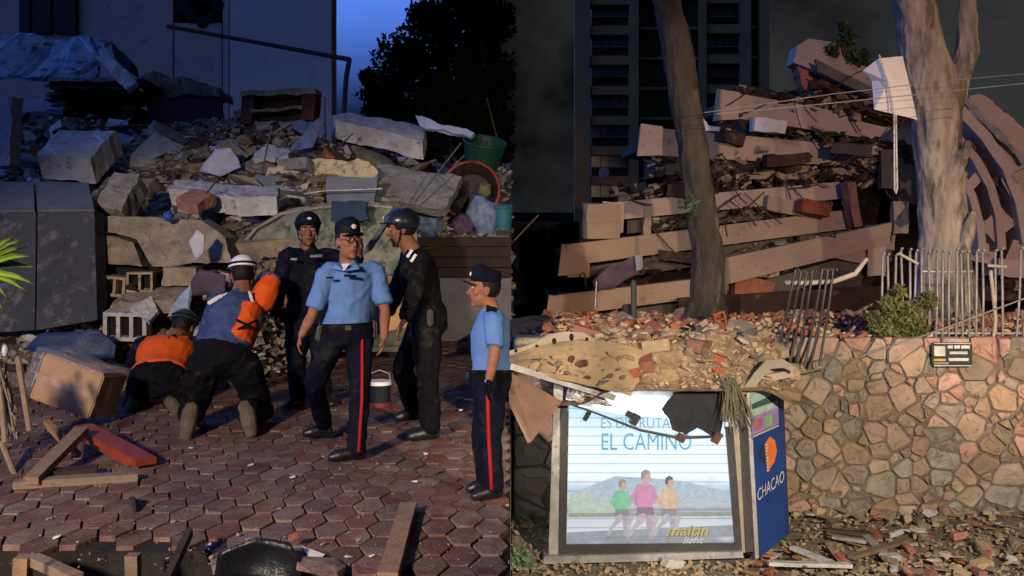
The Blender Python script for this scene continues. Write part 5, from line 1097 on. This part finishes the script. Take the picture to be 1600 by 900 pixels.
# sheared tree stump, posts and small things on the bank
bm = bmesh.new(); trunk(bm, [(985, 525, 13.2, 13), (982, 492, 13.2, 11), (980, 478, 13.2, 8)], 4, .03, 10); tag(bobj('tree_stump', bm, bark, None, True), 'splintered reddish stump left of the slanting tree', 'stump')
bm = bmesh.new(); tube(bm, [P(991, 530, 13.0), P(990, 440, 13.0)], [.035, .035], n=8); tag(bobj('thin_post', bm, mat('post_green', (.06, .07, .065), None, .6)), 'thin grey-green post beside the splintered stump', 'post')
bm = bmesh.new(); tube(bm, [P(928, 515, 14), P(932, 440, 14)], [.012, .012], n=6); tag(bobj('thin_rod', bm, metal), 'thin pale rod at the dark end of the collapsed block', 'rod')
G = empty('clay_block', P(1125, 520, 11.6)); tag(G, 'red hollow clay block standing on end beside the slanting trunk', 'block')
bm = bmesh.new(); c = P(1124, 503, 11.6); q_ = Euler((0, -.22, .2))
for d_, s_ in (((-.055, 0, 0), (.02, .1, .22)), ((.055, 0, 0), (.02, .1, .22)), ((0, 0, .1), (.09, .1, .02)), ((0, 0, -.1), (.09, .1, .02)), ((0, 0, .03), (.09, .1, .014)), ((0, 0, -.035), (.09, .1, .014)), ((0, .045, 0), (.09, .01, .18))): box(bm, c + q_.to_matrix() @ Vector(d_), s_, q_)
bobj('shell', bm, brickm, G)
# ================================================================== bus shelter
Ys = 9.35; SH = empty('bus_shelter', P(1010, 880, Ys)); tag(SH, 'crushed bus shelter with a lit advertising panel and buckled roof', 'bus shelter')
alu = mat('aluminium', (.42, .42, .42), (.24, .235, .23), .5, 6, .15, 40, metal=.4, spots=(.14, .12, .10), sthr=.6); framed = mat('frame_dark', (.05, .05, .055), (.03, .03, .032), .5, 6, .1)
def sp_(name, pts, Y, d, m, par=SH, cuts=1, amp=.004): return slab(name, pts, Y, (0, d, 0), m, '', '', parent=par, cuts=cuts, amp=amp)
sp_('post', [(857, 872), (872, 872), (880, 596), (866, 592)], Ys - .02, .10, alu); sp_('post', [(1140, 866), (1180, 862), (1172, 606), (1134, 606)], Ys + .10, .10, mat('post_cream', (.42, .37, .29), (.28, .24, .19), .7, 5))
sp_('side_frame', [(873, 866), (884, 866), (887, 632), (876, 628)], Ys - .03, .08, framed); sp_('side_frame', [(1150, 862), (1160, 862), (1146, 668), (1134, 668)], Ys - .03, .08, framed)
sp_('base_rail', [(848, 882), (1162, 872), (1160, 862), (850, 870)], Ys - .08, .22, alu, cuts=3, amp=.008); sp_('lower_rail', [(884, 866), (1152, 860), (1152, 850), (884, 853)], Ys - .035, .06, framed, cuts=2)
sp_('base_lip', [(846, 890), (1164, 880), (1162, 874), (848, 884)], Ys - .05, .3, mat('frame_dark2', (.06, .06, .06), None, .6))
# lit poster: printed sheet, backlit
pm = bpy.data.materials.new('backlit_print'); pm.use_nodes = True; t = pm.node_tree; b = t.nodes['Principled BSDF']; ln = t.links.new
g = t.nodes.new('ShaderNodeTexCoord'); sx = t.nodes.new('ShaderNodeSeparateXYZ'); ln(g.outputs['Generated'], sx.inputs[0])
rp = t.nodes.new('ShaderNodeValToRGB'); el = rp.color_ramp.elements
stops = [(0, (.16, .18, .22)), (.05, (.30, .33, .38)), (.09, (.62, .68, .76)), (.20, (.55, .60, .68)), (.25, (.30, .33, .38)), (.28, (.42, .46, .48)), (.34, (.52, .66, .56)), (.40, (.40, .58, .72)), (.48, (.84, .94, 1.0)), (.75, (.80, .95, 1.0)), (1, (.50, .80, 1.0))]
el[0].position, el[0].color = stops[0][0], (*stops[0][1], 1); el[1].position, el[1].color = 1, (*stops[-1][1], 1)
for p_, c_2 in stops[1:-1]: e = el.new(p_); e.color = (*c_2, 1)
nz = t.nodes.new('ShaderNodeTexNoise'); nz.inputs['Scale'].default_value = 9; ln(g.outputs['Generated'], nz.inputs['Vector'])
ma = t.nodes.new('ShaderNodeMath'); ma.operation = 'MULTIPLY_ADD'; ln(nz.outputs[0], ma.inputs[0]); ma.inputs[1].default_value = .10; 
ad = t.nodes.new('ShaderNodeMath'); ad.operation = 'SUBTRACT'; ln(sx.outputs[2], ad.inputs[0]); ad.inputs[1].default_value = .05; ln(ad.outputs[0], ma.inputs[2]); ln(ma.outputs[0], rp.inputs[0])
wv = t.nodes.new('ShaderNodeMath'); wv.operation = 'FRACT'; mu = t.nodes.new('ShaderNodeMath'); mu.operation = 'MULTIPLY'; mu.inputs[1].default_value = 15.5; ln(sx.outputs[2], mu.inputs[0]); ln(mu.outputs[0], wv.inputs[0])
cmp_ = t.nodes.new('ShaderNodeMapRange'); cmp_.inputs[1].default_value = 0; cmp_.inputs[2].default_value = .16; cmp_.inputs[3].default_value = .45; cmp_.inputs[4].default_value = 1; ln(wv.outputs[0], cmp_.inputs[0])
mc = t.nodes.new('ShaderNodeMix'); mc.data_type = 'RGBA'; mc.blend_type = 'MULTIPLY'; mc.inputs[0].default_value = 1; ln(rp.outputs[0], mc.inputs[6]); ln(cmp_.outputs[0], mc.inputs[7])
b.inputs['Base Color'].default_value = (.05, .05, .055, 1); ln(mc.outputs[2], b.inputs['Emission Color']); b.inputs['Emission Strength'].default_value = .98; b.inputs['Roughness'].default_value = .35
poster = slab('poster', [(885, 854), (1151, 850), (1138, 660), (1060, 664), (990, 650), (940, 642), (889, 632)], Ys + .012, (0, .01, 0), pm, '', '', parent=SH, cuts=0)
def pmat(n, c, e=.8):
    m = mat('lit_print_' + n, c, tuple(x * .72 for x in c), .4, 26, 0, emit=e); b_ = m.node_tree.nodes['Principled BSDF']
    for l_ in list(b_.inputs['Base Color'].links): m.node_tree.links.remove(l_)
    b_.inputs['Base Color'].default_value = (.04, .04, .04, 1); return m
def flatpoly(name, pts, m, lay=1): return slab(name, pts, Ys + .012 - .0022 * lay, (0, .0018, 0), m, '', '', parent=poster, cuts=0)
flatpoly('print_hills', [(898, 770), (930, 756), (962, 744), (990, 752), (1030, 748), (1070, 752), (1110, 762), (1142, 768), (1144, 786), (900, 788)], pmat('hills', (.56, .72, .86), .8), .4)
flatpoly('print_bushes', [(888, 792), (892, 772), (908, 766), (926, 772), (948, 780), (966, 790), (966, 802), (888, 802)], pmat('bush', (.62, .76, .66), .8), .6)
flatpoly('print_verge', [(888, 802), (1146, 800), (1147, 806), (888, 808)], pmat('verge', (.42, .48, .42), .7), .7)
flatpoly('print_road', [(886, 832), (1149, 820), (1150, 838), (886, 848)], pmat('road', (.46, .50, .58), .7), .4)
# the three runners, printed
def runner(x, y, h, top, shorts, legs, hair, face, flip=1):
    s = h / 110.0
    def q(*a): return [(x + u * s * flip, y + v * s) for u, v in a]
    flatpoly('runner_leg', q((-12, 58), (2, 58), (0, 78), (-18, 92), (-30, 112), (-36, 108), (-22, 86), (-14, 74)), pmat('leg' + legs[0], legs[1])); flatpoly('runner_leg', q((0, 58), (14, 58), (26, 72), (18, 92), (12, 112), (4, 110), (10, 90), (12, 76)), pmat('leg' + legs[0], legs[1]))
    flatpoly('runner_shorts', q((-15, 50), (14, 50), (18, 66), (4, 68), (-2, 62), (-16, 68)), pmat('short' + shorts[0], shorts[1]), 2)
    flatpoly('runner_top', q((-14, 10), (10, 10), (15, 18), (14, 52), (-14, 52), (-13, 30)), pmat('top' + top[0], top[1]), 3)
    flatpoly('runner_arm', q((-14, 10), (-8, 18), (-20, 34), (-12, 46), (-17, 50), (-29, 36)), pmat('top' + top[0], top[1]), 2); flatpoly('runner_arm', q((10, 10), (16, 14), (24, 34), (18, 46), (12, 44), (17, 34)), pmat('top' + top[0], top[1]), 2)
    flatpoly('runner_head', q((-4, 10), (-6, 0), (-4, -10), (4, -13), (10, -8), (10, 2), (5, 8), (4, 12)), pmat('face', face), 2); flatpoly('runner_hair', q((-8, 0), (-7, -12), (0, -17), (8, -14), (9, -9), (0, -8), (-3, 2)), pmat('hair' + hair[0], hair[1]), 3)
runner(972, 760, 76, ('green', (.28, .74, .44)), ('dark', (.30, .33, .37)), ('pink', (.60, .56, .62)), ('brown', (.42, .34, .36)), (.72, .52, .46))
runner(1008, 748, 94, ('pink', (.82, .34, .60)), ('plum', (.30, .22, .30)), ('pink2', (.68, .56, .66)), ('brown', (.42, .34, .36)), (.72, .52, .46))
runner(1045, 756, 82, ('orange', (.86, .62, .46)), ('grey', (.30, .33, .42)), ('pink3', (.60, .57, .66)), ('black', (.13, .13, .2)), (.62, .45, .42))
lt = pmat('blue', (.12, .52, .82), .9); ltp = pmat('paleblue', (.25, .62, .86), .8); yel = pmat('yellow', (.90, .62, .05), .8); wht = pmat('white', (.85, .85, .85), .8); blk = pmat('black', (.04, .04, .05), .1)
def ptext(s, px, py, size_px, m, sx=1.0, shear=0, lay=4): return text(s, size_px * Ys / F * 1.4, P(px, py, Ys + .012 - .0022 * lay - .002), m, poster, sx=sx, shear=shear)
ptext('ES DISFRUTAR', 938, 669, 17, ltp, .80); ptext('EL CAMINO', 938, 703, 27, lt, .72)
flatpoly('print_text_strip', [(945, 852), (1100, 850), (1100, 836), (945, 838)], pmat('grey', (.40, .43, .48), .7), 1)  # grey printed text strip
ptext('maltin', 1042, 838, 17, blk, 1.12, .25, 4); ptext('maltin', 1041, 837, 17, yel, 1.12, .25, 6); ptext('light', 1066, 849, 11, wht, 1.2, .35, 4)
ptext('DASTECNIS', 972, 862, 8, wht, 1.3)
# exposed tubes above the poster
tubeM = bpy.data.materials.new('lit_tube'); tubeM.use_nodes = True; tb_ = tubeM.node_tree.nodes['Principled BSDF']; tb_.inputs['Emission Color'].default_value = (.86, .95, 1, 1); tb_.inputs['Emission Strength'].default_value = 16
for (x0, y0, x1, y1) in ((938, 634, 1048, 642), (950, 660, 1040, 668)):
    bm = bmesh.new(); tube(bm, [P(x0, y0, Ys + .09), P(x1, y1, Ys + .09)], [.016, .016], n=10); bobj('light_tube', bm, tubeM, SH, True)
sp_('reflector', [(882, 642), (1060, 668), (1056, 612), (884, 598)], Ys + .14, .02, mat('reflector_white', (.85, .87, .9), (.7, .72, .75), .5, 4), cuts=2, amp=.01)
sp_('torn_foil', [(884, 624), (960, 636), (940, 618), (886, 604)], Ys - .02, .015, mat('foil', (.45, .47, .5), (.2, .21, .23), .35, 12, .6, 30, metal=.5), cuts=3, amp=.02)
sp_('black_cavity', [(1034, 640), (1046, 656), (1050, 672), (1072, 678), (1090, 670), (1112, 682), (1126, 678), (1130, 640), (1138, 612), (1090, 606), (1052, 614), (1042, 626)], Ys - .012, .02, mat('cavity', (.02, .022, .028), None, .8), cuts=2, amp=.022)
bm = bmesh.new(); tube(bm, [P(878, 627, Ys - .06), P(930, 645, Ys - .07), P(1000, 672, Ys - .08), P(1060, 684, Ys - .08), P(1128, 682, Ys - .06)], [.009, .009, .012, .014, .012], n=6); bobj('hanging_trim', bm, framed, SH, True)
for (x, y, w, h) in ((917, 650, 6, 16), (992, 655, 12, 18), (1064, 684, 14, 12), (1120, 684, 12, 18), (985, 648, 16, 10)):
    bm = bmesh.new(); box(bm, P(x, y, Ys - .08), (w * Ys / F, .03, h * Ys / F), Euler((.2, .5, .3))); bobj('trim_scrap', bm, rebar if x > 1050 else framed, SH)
bm = bmesh.new(); bar(bm, P(797, 572, Ys - .35), P(960, 622, Ys - .05), .035, .05); bobj('roof_edge', bm, alu, SH); bm = bmesh.new(); bar(bm, P(835, 600, Ys - .15), P(868, 585, Ys), .02, .02); bobj('roof_brace', bm, alu, SH)
# buckled roof skins: perforated lip, dusty roof sheet
roofm = mat('roof_dusty', (.36, .26, .15), (.24, .17, .10), .9, 4, .4, 25, spots=(.16, .11, .07), sthr=.62); lipm = mat('roof_lip', (.33, .29, .22), (.22, .19, .145), .8, 5, .3, 30)
bm = bmesh.new(); rows = []
for i in range(15):
    u = i / 14; x = 796 + 190 * u; front = 572 + 46 * u; back = 556 - 30 * math.sin(u * 2.6) + 10 * u
    rows.append([P(x + 40 * w_ * (u - .2), front + (back - front) * w_, Ys - .3 + .34 * w_ + .1 * u) + Vector((0, 0, .02 * noise.noise(Vector((u * 6, w_ * 4, 1))))) for w_ in [k / 7 for k in range(8)]])
vv = [[bm.verts.new(p) for p in r_] for r_ in rows]
for i in range(14):
    for k in range(7): bm.faces.new((vv[i][k], vv[i + 1][k], vv[i + 1][k + 1], vv[i][k + 1]))
bm.normal_update(); bmesh.ops.solidify(bm, geom=bm.faces[:], thickness=.012); bobj('roof_sheet', bm, roofm, SH)
def lip(pts, w, Y, holes, nm):
    """curved strip with punched holes"""
    bm = bmesh.new(); n = len(pts)
    a = [bm.verts.new(P(x, y, Y)) for x, y in pts]; b_ = [bm.verts.new(P(x + dx, y + dy, Y)) for (x, y), (dx, dy) in zip(pts, w)]
    for i in range(n - 1): bm.faces.new((a[i], a[i + 1], b_[i + 1], b_[i]))
    bm.normal_update(); bmesh.ops.solidify(bm, geom=bm.faces[:], thickness=.02); o = bobj(nm, bm, lipm, SH)
    for (x, y, rx, ry) in holes:
        bm = bmesh.new(); ell(bm, P(x, y, Y - .006), (Vector((rx * Y / F, 0, 0)), Vector((0, .012, 0)), Vector((0, 0, ry * Y / F))), 2); bobj('hole', bm, black, o)
lip([(796, 556), (830, 548), (860, 536), (885, 532), (910, 530), (928, 536)], [(0, -8), (0, -10), (-2, -14), (0, -14), (4, -10), (2, -6)], Ys + .06, [(806, 548, 2.5, 3), (839, 542, 3, 4), (866, 533, 3.5, 5), (893, 527, 3.5, 6), (917, 530, 2.5, 3)], 'roof_lip')
lip([(1150, 612), (1165, 600), (1178, 582), (1196, 562), (1222, 560), (1243, 574)], [(10, 6), (14, 4), (12, 8), (8, 14), (2, 14), (-4, 8)], Ys - .1, [(1176, 592, 3, 6), (1196, 570, 4, 4), (1226, 568, 5, 3)], 'roof_lip')
sp_('roof_edge', [(1170, 604), (1240, 588), (1238, 578), (1168, 592)], Ys - .02, .4, mat('lip_cream', (.45, .37, .27), (.33, .27, .2), .8, 5))
# bent brown panel at the end
BP = slab('bent_metal_sheet', [(796, 582), (876, 630), (830, 690), (824, 692), (796, 632)], [Ys - .2, Ys - .15, Ys - .45, Ys - .46, Ys - .4], (.01, .015, .01), mat('panel_brown', (.22, .125, .085), (.13, .085, .065), .5, 4, .2, 40, spots=(.08, .06, .05), sthr=.6), 'bent rusty brown metal sheet hanging off the shelter roof', 'metal sheet', cuts=3, amp=.012)
# blue side poster column
SP = empty('poster_column', P(1200, 868, Ys)); tag(SP, 'blue information column with a printed band and orange emblem', 'column')
cmn = mat('column_blue', (.016, .05, .20), (.012, .036, .15), .45, 3, .1)
slab('board', [(1186, 872), (1228, 838), (1218, 596), (1172, 606)], [Ys - .12, Ys + .12, Ys + .12, Ys - .12], (.05, .08, 0), cmn, '', '', parent=SP, cuts=0)
slab('edge_trim', [(1180, 874), (1186, 872), (1172, 606), (1166, 606)], [Ys - .12] * 4, (.0, .08, 0), alu, '', '', parent=SP, cuts=0)
def colp(name, pts, m, lay=1):
    def yy(x, y):
        l_ = 1172 + 14 * (y - 606) / 266; r_ = 1218 + 10 * (y - 596) / 242; return Ys - .12 + .24 * (x - l_) / (r_ - l_) - .004 * lay - .006
    bm = bmesh.new(); polyprism(bm, [P(x, y, yy(x, y)) for x, y in pts], (0, .002, 0)); return bobj(name, bm, m, SP)
colp('sky_band', [(1174, 654), (1216, 640), (1214, 600), (1172, 610)], mat('print_aqua', (.32, .45, .40), (.2, .3, .27), .5, 20)); colp('dark_band', [(1175, 640), (1215, 626), (1214, 614), (1174, 632)], mat('print_bottle', (.05, .10, .09), None, .5), 2)
colp('pink_band', [(1175, 680), (1217, 662), (1216, 636), (1174, 652)], mat('print_violet', (.28, .2, .42), None, .5), 2); colp('print_block', [(1178, 674), (1192, 668), (1191, 652), (1177, 658)], mat('print_rose', (.45, .14, .2), None, .5), 3); colp('print_block', [(1196, 668), (1207, 663), (1206, 646), (1195, 651)], mat('print_lime', (.25, .42, .2), None, .5), 3)
colp('print_rule', [(1176, 684), (1217, 666), (1217, 663), (1176, 681)], mat('print_cream', (.5, .42, .3), None, .5), 4)
colp('emblem', [(1196, 692), (1203, 682), (1211, 688), (1214, 704), (1210, 722), (1199, 738)], mat('print_orange', (.62, .17, .035), (.5, .13, .03), .5, 8), 2); colp('emblem', [(1186, 712), (1192, 692), (1196, 690), (1197, 726)], mat('print_navy', (.03, .04, .07), None, .5), 2)
for i in range(9): colp('emblem_stitch', [(1195 + i * .4, 694 + i * 5), (1199 + i * .4, 693 + i * 5), (1199 + i * .4, 696 + i * 5), (1195 + i * .4, 697 + i * 5)], mat('print_cream', (.5, .42, .3)), 4)
me_ = text('CHACAO', .145, (0, 0, 0), mat('print_pale', (.5, .52, .6), None, .5), SP, rot=(0, 0, 0))
a_, b_ = P(1183, 784, Ys - .14), P(1225, 752, Ys + .09); d_ = (b_ - a_); sc_ = d_.length / max(v.co.x for v in me_.data.vertices)
ux = d_.normalized(); uz = Vector((0, .0, 1)); uy = ux.cross(uz) * -1
me_.data.transform(Matrix(((ux.x * sc_, uz.x, -uy.x, a_.x), (ux.y * sc_, uz.y, -uy.y, a_.y), (ux.z * sc_, uz.z, -uy.z, a_.z), (0, 0, 0, 1))))
# dry frond hanging from the roof
G = empty('dry_frond', P(1145, 610, Ys - .1)); tag(G, 'dry grey-green palm frond hanging from the shelter roof', 'frond'); bm = bmesh.new(); rg = random.Random(4)
for i in range(60):
    a = P(1142 + rg.uniform(-18, 8), 592 + rg.uniform(-4, 8), Ys - .15 + rg.uniform(-.06, .06)); b = a + Vector((rg.uniform(-.06, .20), rg.uniform(-.08, .05), -rg.uniform(.22, .42))); tube(bm, [a, a.lerp(b, .5) + Vector((rg.uniform(-.02, .03), 0, .02)), b], [.006, .006, .002], n=4, cap=0)
bobj('blade', bm, mat('frond_dry', (.24, .22, .13), (.13, .13, .07), .8, 6), G)
# ------------------------------------------------------------------ rubble on the shelter roof and the wall top
def heap_z(x, y):
    px = 800 + x * F / y
    k = sm((px - 900) / 60) * sm((1250 - px) / 60)
    f = sm((y - 9.15) / .5)
    return .34 + f * (.30 + .22 * noise.noise(Vector((x * 2, y * 2, 0))) * 1 + .10 * noise.noise(Vector((x * 6, y * 6, 3)))) * k - (1 - k) * .12
bm = bmesh.new(); bmesh.ops.create_grid(bm, x_segments=90, y_segments=50, size=.5, matrix=Matrix.Translation((1.42, 9.95, 0)) @ Matrix.Diagonal((2.3, 1.6, 1, 1)))
for v in bm.verts: v.co.z = heap_z(v.co.x, v.co.y) - .02
heapm = mat('heap_dust', (.30, .21, .12), (.14, .095, .06), .95, 7, .9, 25, spots=(.40, .30, .19), sthr=.58, sscale=18)
tag(bobj('rubble_heap', bm, heapm, None, True), 'tan heap of rubble and splinters on the shelter roof', 'rubble', kind='stuff')
rg = random.Random(51); cream2 = mat('chunk_cream', (.44, .33, .20), (.30, .22, .13), .9, 6, .5, 30, rnd=.25)
for i in range(120):
    px, y = rg.uniform(905, 1240), rg.uniform(9.3, 10.6); x = (px - 800) * y / F; kind = rg.choice(('chunk', 'shard', 'shard', 'plank', 'block'))
    piece(kind, 'roof_board' if kind == 'plank' else 'roof_chunk', wood if kind == 'plank' else rg.choice((cream2, cream2, conc_warm, brickm)), (x, y, heap_z(x, y) + .01), rg.uniform(.09, .24) * (1.7 if kind == 'plank' else 1), rrot(rg, .35), 'broken board in the heap on the shelter roof' if kind == 'plank' else 'broken tan chunk in the heap on the shelter roof', 'board' if kind == 'plank' else 'chunk', 'boards on the shelter roof' if kind == 'plank' else 'chunks on the shelter roof', rng=rg)
tag(scatter_stuff('roof_crumbs', cream2, [((px - 800) * y / F, y, heap_z((px - 800) * y / F, y)) for px, y in [(rg.uniform(900, 1245), rg.uniform(9.2, 10.7)) for _ in range(900)]], .015, .06, 5), 'fine crumbs over the heap on the shelter roof', 'debris', kind='stuff')
for i in range(46):
    px, w_ = rg.uniform(830, 985), rg.uniform(0, 1); y_ = 572 + 46 * (px - 796) / 190; y_ = y_ + (552 - y_) * w_; 
    piece(rg.choice(('shard', 'shard', 'plank', 'chunk')), 'roof_chunk', rg.choice((cream2, conc_warm, conc, rebar)), P(px, y_ - 3, Ys - .34 + .34 * w_ + .1 * (px - 796) / 190), rg.uniform(.04, .14), rrot(rg, .6), 'broken tan chunk in the heap on the shelter roof', 'chunk', 'chunks on the shelter roof', rng=rg)
plank('broken_beam', P(898, 512, 10.4), P(985, 540, 10.2), .09, .08, brickm, 'reddish broken beam lying on the shelter roof edge', 'beam')
plank('pipe_length', P(905, 536, 10.0), P(985, 546, 10.0), .02, .02, metal, 'thin grey pipe across the dusty roof sheet', 'pipe')
# wall top and bank rubble
for i in range(170):
    px, y = rg.uniform(860, 1605), rg.uniform(10.7, 13.5) if rg.random() < .7 else rg.uniform(13.5, 17); x = (px - 800) * y / F; kind = rg.choice(('chunk', 'chunk', 'shard', 'plank', 'block'))
    big = rg.uniform(.10, .24) * (1.8 if kind == 'plank' else 1)
    piece(kind, 'bank_board' if kind == 'plank' else 'bank_chunk', wood if kind == 'plank' else rg.choice((brickm, brickm, conc_warm, tan, cream2)), (x, y, max(bank_z(x, y), .5 if y < 12 else -9) + .05), big, rrot(rg, .5), 'broken board on the rubble bank behind the wall' if kind == 'plank' else 'broken masonry chunk on the bank behind the wall', 'board' if kind == 'plank' else 'chunk', 'boards on the bank' if kind == 'plank' else 'chunks on the bank', rng=rg)
bank_pts = [((px - 800) * y / F, y, bank_z((px - 800) * y / F, y) + .03 + (.10 * rg.random() if y < 12.5 else 0)) for px, y in [(rg.uniform(850, 1610), rg.uniform(10.65, 16)) for _ in range(3000)]]
tag(scatter_stuff('bank_rubble', brickm, bank_pts[:1200], .03, .12, 6), 'small red brick crumbs on the bank behind the wall', 'debris', kind='stuff'); tag(scatter_stuff('bank_splinters', cream2, bank_pts[1200:], .02, .10, 7), 'small tan splinters on the bank behind the wall', 'debris', kind='stuff')
# ------------------------------------------------------------------ debris on the street
def street_pt(px, py): p = PZ(px, py, ZS + .03); return p
for i in range(150):
    px, py = rg.uniform(1180, 1605), rg.uniform(812, 905)
    if px < 1230 and py < 850: continue
    p = street_pt(px, py); p.y = min(p.y, 10.45); kind = rg.choice(('chunk', 'shard', 'shard', 'plank', 'plank', 'block'))
    s = rg.uniform(.06, .17) * (2.2 if kind == 'plank' else 1)
    piece(kind, 'street_board' if kind == 'plank' else 'street_chunk', rg.choice((wood, conc_warm, wood)) if kind == 'plank' else rg.choice((cream2, conc_warm, conc_warm, conc_white, brickm)), (p.x, p.y, ZS + .06 + .08 * max(0, p.y - 9.6)), s, rrot(rg, .3), 'broken board on the street below the stone wall' if kind == 'plank' else 'broken chunk on the street below the stone wall', 'board' if kind == 'plank' else 'chunk', 'boards on the street' if kind == 'plank' else 'chunks on the street', rng=rg)
tag(scatter_stuff('street_crumbs', cream2, [(p.x, min(p.y, 10.5), ZS + .03 + .08 * max(0, p.y - 9.6)) for p in [street_pt(rg.uniform(800, 1610), rg.uniform(812, 905)) for _ in range(2200)]], .01, .05, 8), 'fine crumbs over the dusty street', 'debris', kind='stuff')
for (a, b, m, lab) in (((1300, 852), (1372, 858), alu, 'bent strip of pale metal on the street'), ((1352, 852), (1380, 876), alu, 'short pale metal strip across the bent one'), ((1238, 870), (1300, 890), conc_white, 'white batten on the street beside the blue column'), ((1330, 886), (1420, 852), wood, 'long slanting plank in the street debris'), ((1200, 895), (1330, 893), conc_white, 'pale plank along the bottom of the picture'), ((1290, 842), (1390, 846), wood_dark, 'brown broken door panel in the street debris')):
    plank('street_plank', street_pt(*a) + Vector((0, 0, .08)), street_pt(*b) + Vector((0, 0, .05)), .07, .03, m, lab)
piece('block', 'plaster_lump', conc_white, PZ(1052, 880, ZS + .06), .16, (.1, .2, .4), 'white plaster lump in front of the lit panel', 'lump')

# ------------------------------------------------------------------ labels of the loose pieces: colour, shape and what they lie beside
MARKS = {
 'mound': (('the blue roof sheet', 90, 90), ('the dark board stack', 145, 165), ('the burgundy panel', 285, 178), ('the wrecked cabinet', 430, 170), ('the long white roof slab', 590, 205), ('the red-rimmed basin', 738, 300), ('the cream wall piece', 500, 275), ('the quilted mattress', 440, 385), ('the broken beam', 250, 385), ('the pale hollow block', 200, 505), ('the crumpled lilac sheet', 345, 255), ('the white-topped slab', 120, 228), ('the tilted grey wall slab', 640, 290), ('the slate slab', 70, 300), ('the purple cloth', 325, 445), ('the green tub', 755, 240), ('the blue ball', 262, 338), ('the tarpaulin', 110, 540)),
 'street': (('the blue information column', 1200, 860), ('the bent metal strip', 1340, 855), ('the slanting plank', 1385, 868), ('the wall foot under the plaque', 1487, 825), ('the far end of the wall', 1590, 835), ('the bottom corner of the picture', 1585, 890), ('the pale plank', 1265, 892), ('the wall foot', 1300, 822), ('the bottom edge of the picture', 1460, 892)),
 'bank': (('the slanting tree', 1100, 520), ('the splintered stump', 985, 515), ('the torn fence section', 1250, 540), ('the climbing shrub', 1400, 520), ('the thick tree', 1478, 500), ('the far fence end', 1590, 500), ('the dark end of the block', 890, 510), ('the upright clay block', 1130, 505), ('the cream fence rail', 1335, 440)),
 'roof': (('the dusty roof sheet', 890, 565), ('the torn black opening', 1085, 605), ('the hanging dry frond', 1145, 590), ('the curled roof lip', 1205, 575), ('the reddish beam', 945, 525), ('the thin grey pipe', 945, 545), ('the middle of the heap', 1050, 560))}
CW = (('brick', 'red'), ('wood_dark', 'dark'), ('wood', 'brown'), ('white', 'white'), ('warm', 'tan'), ('tan', 'tan'), ('cream', 'cream'), ('bluegrey', 'blue-grey'), ('grey', 'grey'), ('rust', 'rusty'), ('metal', 'pale'))
for o in list(S.objects):
    g_ = o.get('group')
    if not g_ or o.type != 'MESH': continue
    zone = 'mound' if 'mound' in g_ else 'street' if 'street' in g_ else 'bank' if 'bank' in g_ else 'roof' if 'shelter' in g_ else None
    if not zone: continue
    l_ = o.location if o.location.length > .01 else sum((v.co for v in o.data.vertices), Vector()) / len(o.data.vertices)
    px, py = CX + l_.x * F / l_.y, HY - (l_.z - H) * F / l_.y
    mk = min(MARKS[zone], key=lambda m_: (m_[1] - px) ** 2 + (m_[2] - py) ** 2)
    mn = o.data.materials[0].name; cw = next((w_ for k_, w_ in CW if k_ in mn), 'grey'); dx, dy = px - mk[1], py - mk[2]
    rel = ('close to' if abs(dx) + abs(dy) < 25 else 'above' if dy < -abs(dx) * .8 else 'below' if dy > abs(dx) * .8 else 'right of' if dx > 0 else 'left of')
    d3 = max(o.scale) if max(o.scale) != 1 else .8; size = 'large' if d3 > .38 else 'small' if d3 < .13 else 'middling'
    o['label'] = f"{size} {cw} {o['category']} {rel} {mk[0]}" + (' in the rubble' if zone == 'mound' else ' on the ' + ('street' if zone == 'street' else 'bank' if zone == 'bank' else 'shelter roof'))
